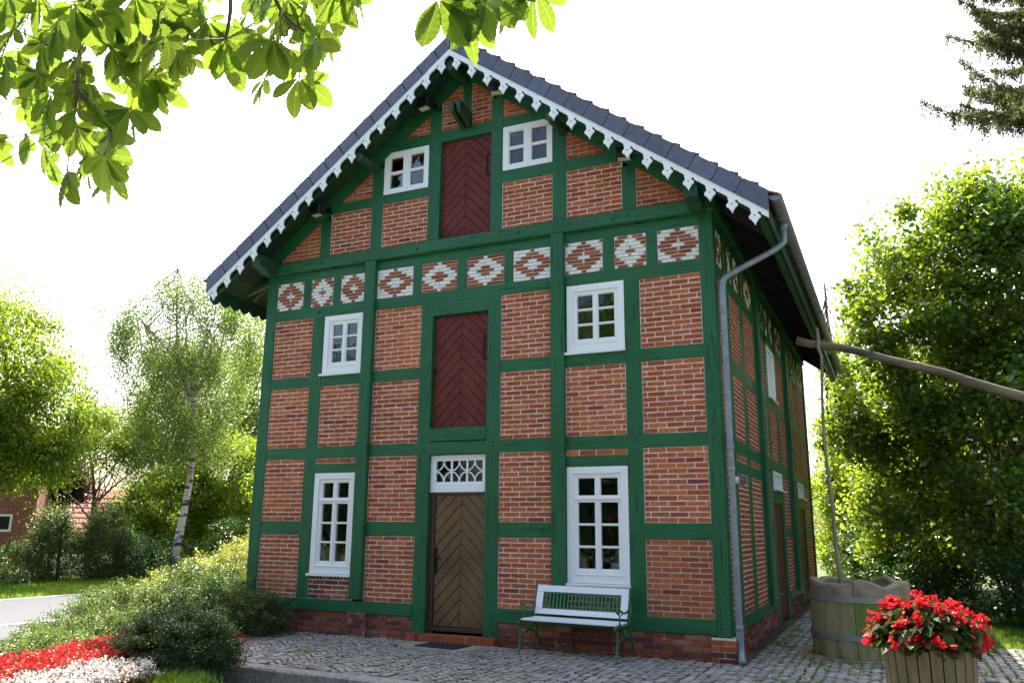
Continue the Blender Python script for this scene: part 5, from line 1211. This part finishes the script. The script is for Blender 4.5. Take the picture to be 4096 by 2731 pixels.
def compound_leaf(VV, UV, FF, hub, size, rng, droop=.9, tilt=None):
    """5-7 toothed leaflets fanning from one point"""
    hub = Vector(hub); az = rng.uniform(0, 2*math.pi) if tilt is None else tilt
    D = Vector((math.cos(az)*.45, math.sin(az)*.45, -droop)).normalized()           # middle leaflet
    N0 = Vector((rng.gauss(0, .45), -1+rng.gauss(0, .3), rng.gauss(.25, .4))).normalized(); N0 = (N0-D*N0.dot(D)).normalized(); S0 = D.cross(N0)
    nl = rng.choice((5, 5, 7)); fans = [0, -36, 36, -76, 76]+([-118, 118] if nl == 7 else []); sc = [1, .93, .93, .74, .74, .5, .5]
    for f, k in zip(fans, sc):
        a = R(f+rng.uniform(-8, 8)); d = D*math.cos(a)+S0*math.sin(a); L = size*k*rng.uniform(.88, 1.08)
        d = (d+N0*rng.uniform(-.25, .25)+Vector((0, 0, -.18))).normalized(); n = (N0+Vector((rng.gauss(0, .22), rng.gauss(0, .22), rng.gauss(0, .22)))).normalized(); n = (n-d*n.dot(d)).normalized(); s = d.cross(n)
        m_ = 22; W = L*rng.uniform(.19, .225); bend = rng.uniform(-.10, .30); fold = rng.uniform(.12, .38); b = len(VV); tw = rng.uniform(-.3, .3); cu = rng.uniform(-.05, .05)
        for i in range(m_+1):
            t = i/m_; w_ = math.sin(math.pi*min(1, t**1.45*.97+.02))**.85*(1 if t > .05 else .4)
            if t > .93: w_ *= max(.05, (1-t)/.07*.7+.1)
            tooth = (1.0+.055*(i % 2)) if .15 < t < .97 else 1
            c = hub+d*(L*(.03+.97*t))+n*(-bend*L*t*t)+s*cu*L*math.sin(t*3)
            rip = .012*L*math.sin(t*2*math.pi*7.5)
            s_ = (s*math.cos(tw*t)+n*math.sin(tw*t))
            for u in (-1, -.5, 0, .5, 1):
                VV.append(tuple(c+s_*(W*w_*u*(tooth if abs(u) == 1 else 1))+n*(fold*W*w_*abs(u)*(1-.3*abs(u))+rip*abs(u)))); UV.append((u*w_, t))
        for i in range(m_):
            for q in range(4): a0 = b+i*5+q; FF.append((a0, a0+1, a0+6, a0+5))
rng = random.Random(77); VV, UV, FF = [], [], []; tw_ = MB()
BRN = [[(7.2, -10.6, 4.6), (7.877, -9.95, 4.12), (7.793, -9.828, 3.85), (7.727, -9.829, 3.732), (7.691, -9.819, 3.624), (7.672, -9.795, 3.496), (7.656, -9.778, 3.399), (7.644, -9.768, 3.335)],
       [(7.668, -9.786, 3.453), (7.705, -9.76, 3.416), (7.75, -9.727, 3.368), (7.776, -9.701, 3.315), (7.789, -9.688, 3.288)],
       [(7.5, -10.4, 4.6), (7.916, -9.76, 4.1), (7.894, -9.684, 3.915), (7.886, -9.655, 3.782), (7.864, -9.635, 3.661), (7.853, -9.615, 3.564)],
       [(8.0, -10.3, 4.8), (8.466, -9.60, 4.06), (8.489, -9.513, 3.878), (8.508, -9.488, 3.814), (8.548, -9.455, 3.756), (8.595, -9.425, 3.724)],
       [(7.9, -10.2, 4.7), (8.402, -9.70, 3.95), (8.384, -9.648, 3.772), (8.367, -9.635, 3.688), (8.351, -9.628, 3.631)],
       [(7.2, -10.2, 4.6), (7.655, -9.62, 4.1), (7.769, -9.513, 3.901), (7.85, -9.458, 3.832)], [(8.9, -10.2, 4.6), (9.474, -9.55, 3.85), (9.468, -9.464, 3.689), (9.457, -9.45, 3.613)]]
for b in BRN: MB().tube(smooth_path(b), [.014-.009*i/(len(smooth_path(b))-1) for i in range(len(smooth_path(b)))], 8).build('branch', M['bark'], chest, smooth=True)
nodes = [Vector(p) for b in BRN for p in b]
ex = []
for i, h in enumerate(HUBS[:45]):
    for _ in range(2): d_ = (Vector(h)-CAM); ex.append(tuple(Vector(h)+d_*rng.uniform(.05, .22)+Vector((rng.uniform(-.14, .10), rng.uniform(-.1, .1), rng.uniform(-.04, .16)))))
HUBS += ex+[(7.30, -9.95, 3.05), (7.22, -9.85, 3.28), (7.36, -10.0, 3.42)]
for i, h in enumerate(HUBS):
    hv = Vector(h); compound_leaf(VV, UV, FF, h, rng.uniform(.175, .225) if i < 45 else rng.uniform(.13, .18) if not 44 < i < 52 else rng.uniform(.18, .22), rng)
    nb = min((n_ for n_ in nodes if n_.z > hv.z-.08), key=lambda q: (q-hv).length, default=hv+Vector((0, 0, .2)))
    if (nb-hv).length < .5: mid = hv.lerp(nb, .5)+Vector((0, 0, -.01)); tw_.tube([nb, mid, hv], [.003, .002, .003], 5)
    tw_.lathe([(.001, hv.z-.004), (.006, hv.z), (.001, hv.z+.006)], (hv.x, hv.y), 6)
np_mesh('hanging_leaves', VV, FF, M['chestnut'], chest, uv=UV)
tw_.build('leaf_stalks', M['bark'], chest, smooth=True, kind='stuff')
VV, UV, FF = [], [], []
for i in range(300):                      # the crown above and behind the viewer
    th = rng.uniform(0, 2*math.pi); ph = rng.uniform(-.2, 1.3); r = rng.uniform(.75, 1); compound_leaf(VV, UV, FF, (5.0+3.6*r*math.cos(th)*math.cos(ph), -15.5+3.6*r*math.sin(th)*math.cos(ph), 7.5+4*math.sin(ph)*r), .26, rng)
rs = np.random.default_rng(78)
P, C_ = clumps(rs, [(5, -15.8, 8.0, 4.2, 4.0, 4.0), (6.2, -13.6, 6.4, 2.0, 1.6, 1.6)], 200, 1.0, 26000, .5); V, F = leaves(P, rs, .22, .12, .6); np_mesh('crown', V, F, M['hazel'], chest)
mb = MB(); mb.tube([(5, -15.5, G), (5.05, -15.5, 2), (5.0, -15.4, 5), (5.1, -15.3, 9)], [.38, .30, .24, .08], 12)
for b in BRN[:1]+BRN[2:]: limb(mb, (5.05, -15.4, 4.5+rng.random()*1.5), b[0], .09, .016, rng, 6, .06, 7)
for c in C_[:24]: limb(mb, (5.0, -15.4, rng.uniform(4, 8)), c, .08, .02, rng, 5, .05, 6)
mb.build('trunk', M['bark'], chest, smooth=True)
for i, (x, y, h) in enumerate(((14, -27, 11), (23, -24, 9), (-3, -29, 12), (8, -36, 14), (-14, -24, 10), (32, -14, 9))):
    tree('garden_tree', 'tree behind the viewer seen mirrored in the window panes', (x, y, G), [(x, y, G), (x, y, h*.35), (x, y, h*.7)], [(x, y, h*.5, h*.42, h*.42, h*.48)], 120, 1.6, 14000, .38, .26, M['darkleaf'], M['bark'], 120+i, limbs=10, r0=.3, group='trees mirrored in the window panes')

# ================================================================== NEIGHBOURS
def far_house(name, label, loc, rz, wx, dy, hz, roofh, wallm, roofm, win=(), over=.4):
    r_ = empty(name, (0, 0, 0), label=label, cat='house')
    MB().box((0, 0, 0), (wx, dy, hz)).build('wall', wallm, r_)
    mb = MB(); o = over; ym = dy/2
    for sg, y0 in ((-1, -o), (1, dy+o)):
        sl = roofh/(dy/2); z0 = hz-o*sl
        mb.add([(-o, y0, z0), (wx+o, y0, z0), (wx+o, ym, hz+roofh), (-o, ym, hz+roofh), (-o, y0, z0-.15), (wx+o, y0, z0-.15), (wx+o, ym, hz+roofh-.15), (-o, ym, hz+roofh-.15)],
               [(0, 1, 2, 3), (4, 7, 6, 5), (0, 4, 5, 1), (1, 5, 6, 2), (3, 7, 4, 0)])
        n = int(wx/.25)
        for k in range(int(roofh*3.4)):
            t = k/(roofh*3.4); mb.box((-o, min(y0+(ym-y0)*t, y0+(ym-y0)*t+.05), z0+(hz+roofh-z0)*t), (wx+o, max(y0+(ym-y0)*t, y0+(ym-y0)*t+.05)+.001, z0+(hz+roofh-z0)*t+.05))
    mb.build('roof', roofm, r_)
    for x in (0, wx): MB().add([(x, 0, hz), (x, dy, hz), (x, ym, hz+roofh-.1)], [(0, 1, 2)]).build('gable', wallm, r_)
    for (x0, x1, z0, z1) in win:
        m2 = MB(); frame_boxes(m2, lambda a, o, z: (a, -o, z), x0, x1, z0, z1, .09, -.05, .03); f = m2.build('window', M['white'], r_)
        MB().box((x0+.05, .0, z0+.05), (x1-.05, -.012, z1-.05)).build('glass_pane', M['dark'], f)
    r_.location = loc; r_.rotation_euler = (0, 0, R(rz)); return r_
bh = far_house('brick_house', 'red brick house with a small white framed window half hidden by the left tree', (-25.9, 6.6, G), 48, 6.3, 6, 4.6, 1.4, M['farbrick'], M['rooforange'], [(4.45, 5.5, 1.45, 2.15), (1.2, 2.3, 1.45, 2.15)])
mb = MB(); mb.box((3.9, -.06, 2.7), (4.5, -.01, 3.7)); mb.build('shutter', M['darkgreen'], bh)
far_house('orange_roof_house', 'distant house of which only the orange tiled roof shows', (-40.5, 21.5, G), 42, 10, 7, 1.5, 2.6, M['farbrick'], M['rooforange'])

# ================================================================== SMALL THINGS ON THE HOUSE
for T_, a, z in ((TF, 8.50, 2.90), (TF, .12, 2.90), (TF, 8.49, 5.52), (TF, 7.30, 2.90), (TF, 1.26, 5.52), (TF, 3.62, 2.90), (TF, 4.92, 2.90), (TF, 1.30, 6.46), (TF, 5.4, 6.46), (TF, 7.30, 6.46), (TS, .12, 2.88), (TS, 2.34, 2.88)):
    o_ = .10 if z == 6.46 else .012
    mb = MB(); mb.prism([(a+.022*math.cos(q*math.pi/3), z+.022*math.sin(q*math.pi/3)) for q in range(6)], -.02, o_, T_); mb.build('bolt_head', M['darkgreen'], house)
for a, z in ((5.80, 1.58), (6.66, 4.19), (7.06, 6.42), (3.42, 6.42)):
    o_ = .10 if z > 6 else 0
    MB().tube([TF(a, o_-.02, z+.02), TF(a, o_+.035, z+.015), TF(a+.012, o_+.045, z-.015), TF(a+.02, o_+.03, z-.035)], .006, 6).build('hook', M['iron'], house)
rs = np.random.default_rng(9)
P = np.array([(10.2+rs.normal()*.35, -3.6+rs.normal()*.9, G+.012) for _ in range(26)]); V, F = leaves(P, rs, .03, .024, 3.0)
np_mesh('fallen_petals', V, F, M['petalred'], origin=(10.2, -3.6, G), kind='stuff', label='fallen red petals on the cobbles behind the tub')
P = np.array([(rs.uniform(1.5, 12), rs.uniform(-2.8, -.2), G+.014) for _ in range(60)]); V, F = leaves(P, rs, .045, .022, 3.0)
np_mesh('fallen_leaves', V, F, M['bedleaf'], origin=(6, -1.5, G), kind='stuff', label='scattered dry leaves on the cobbles')
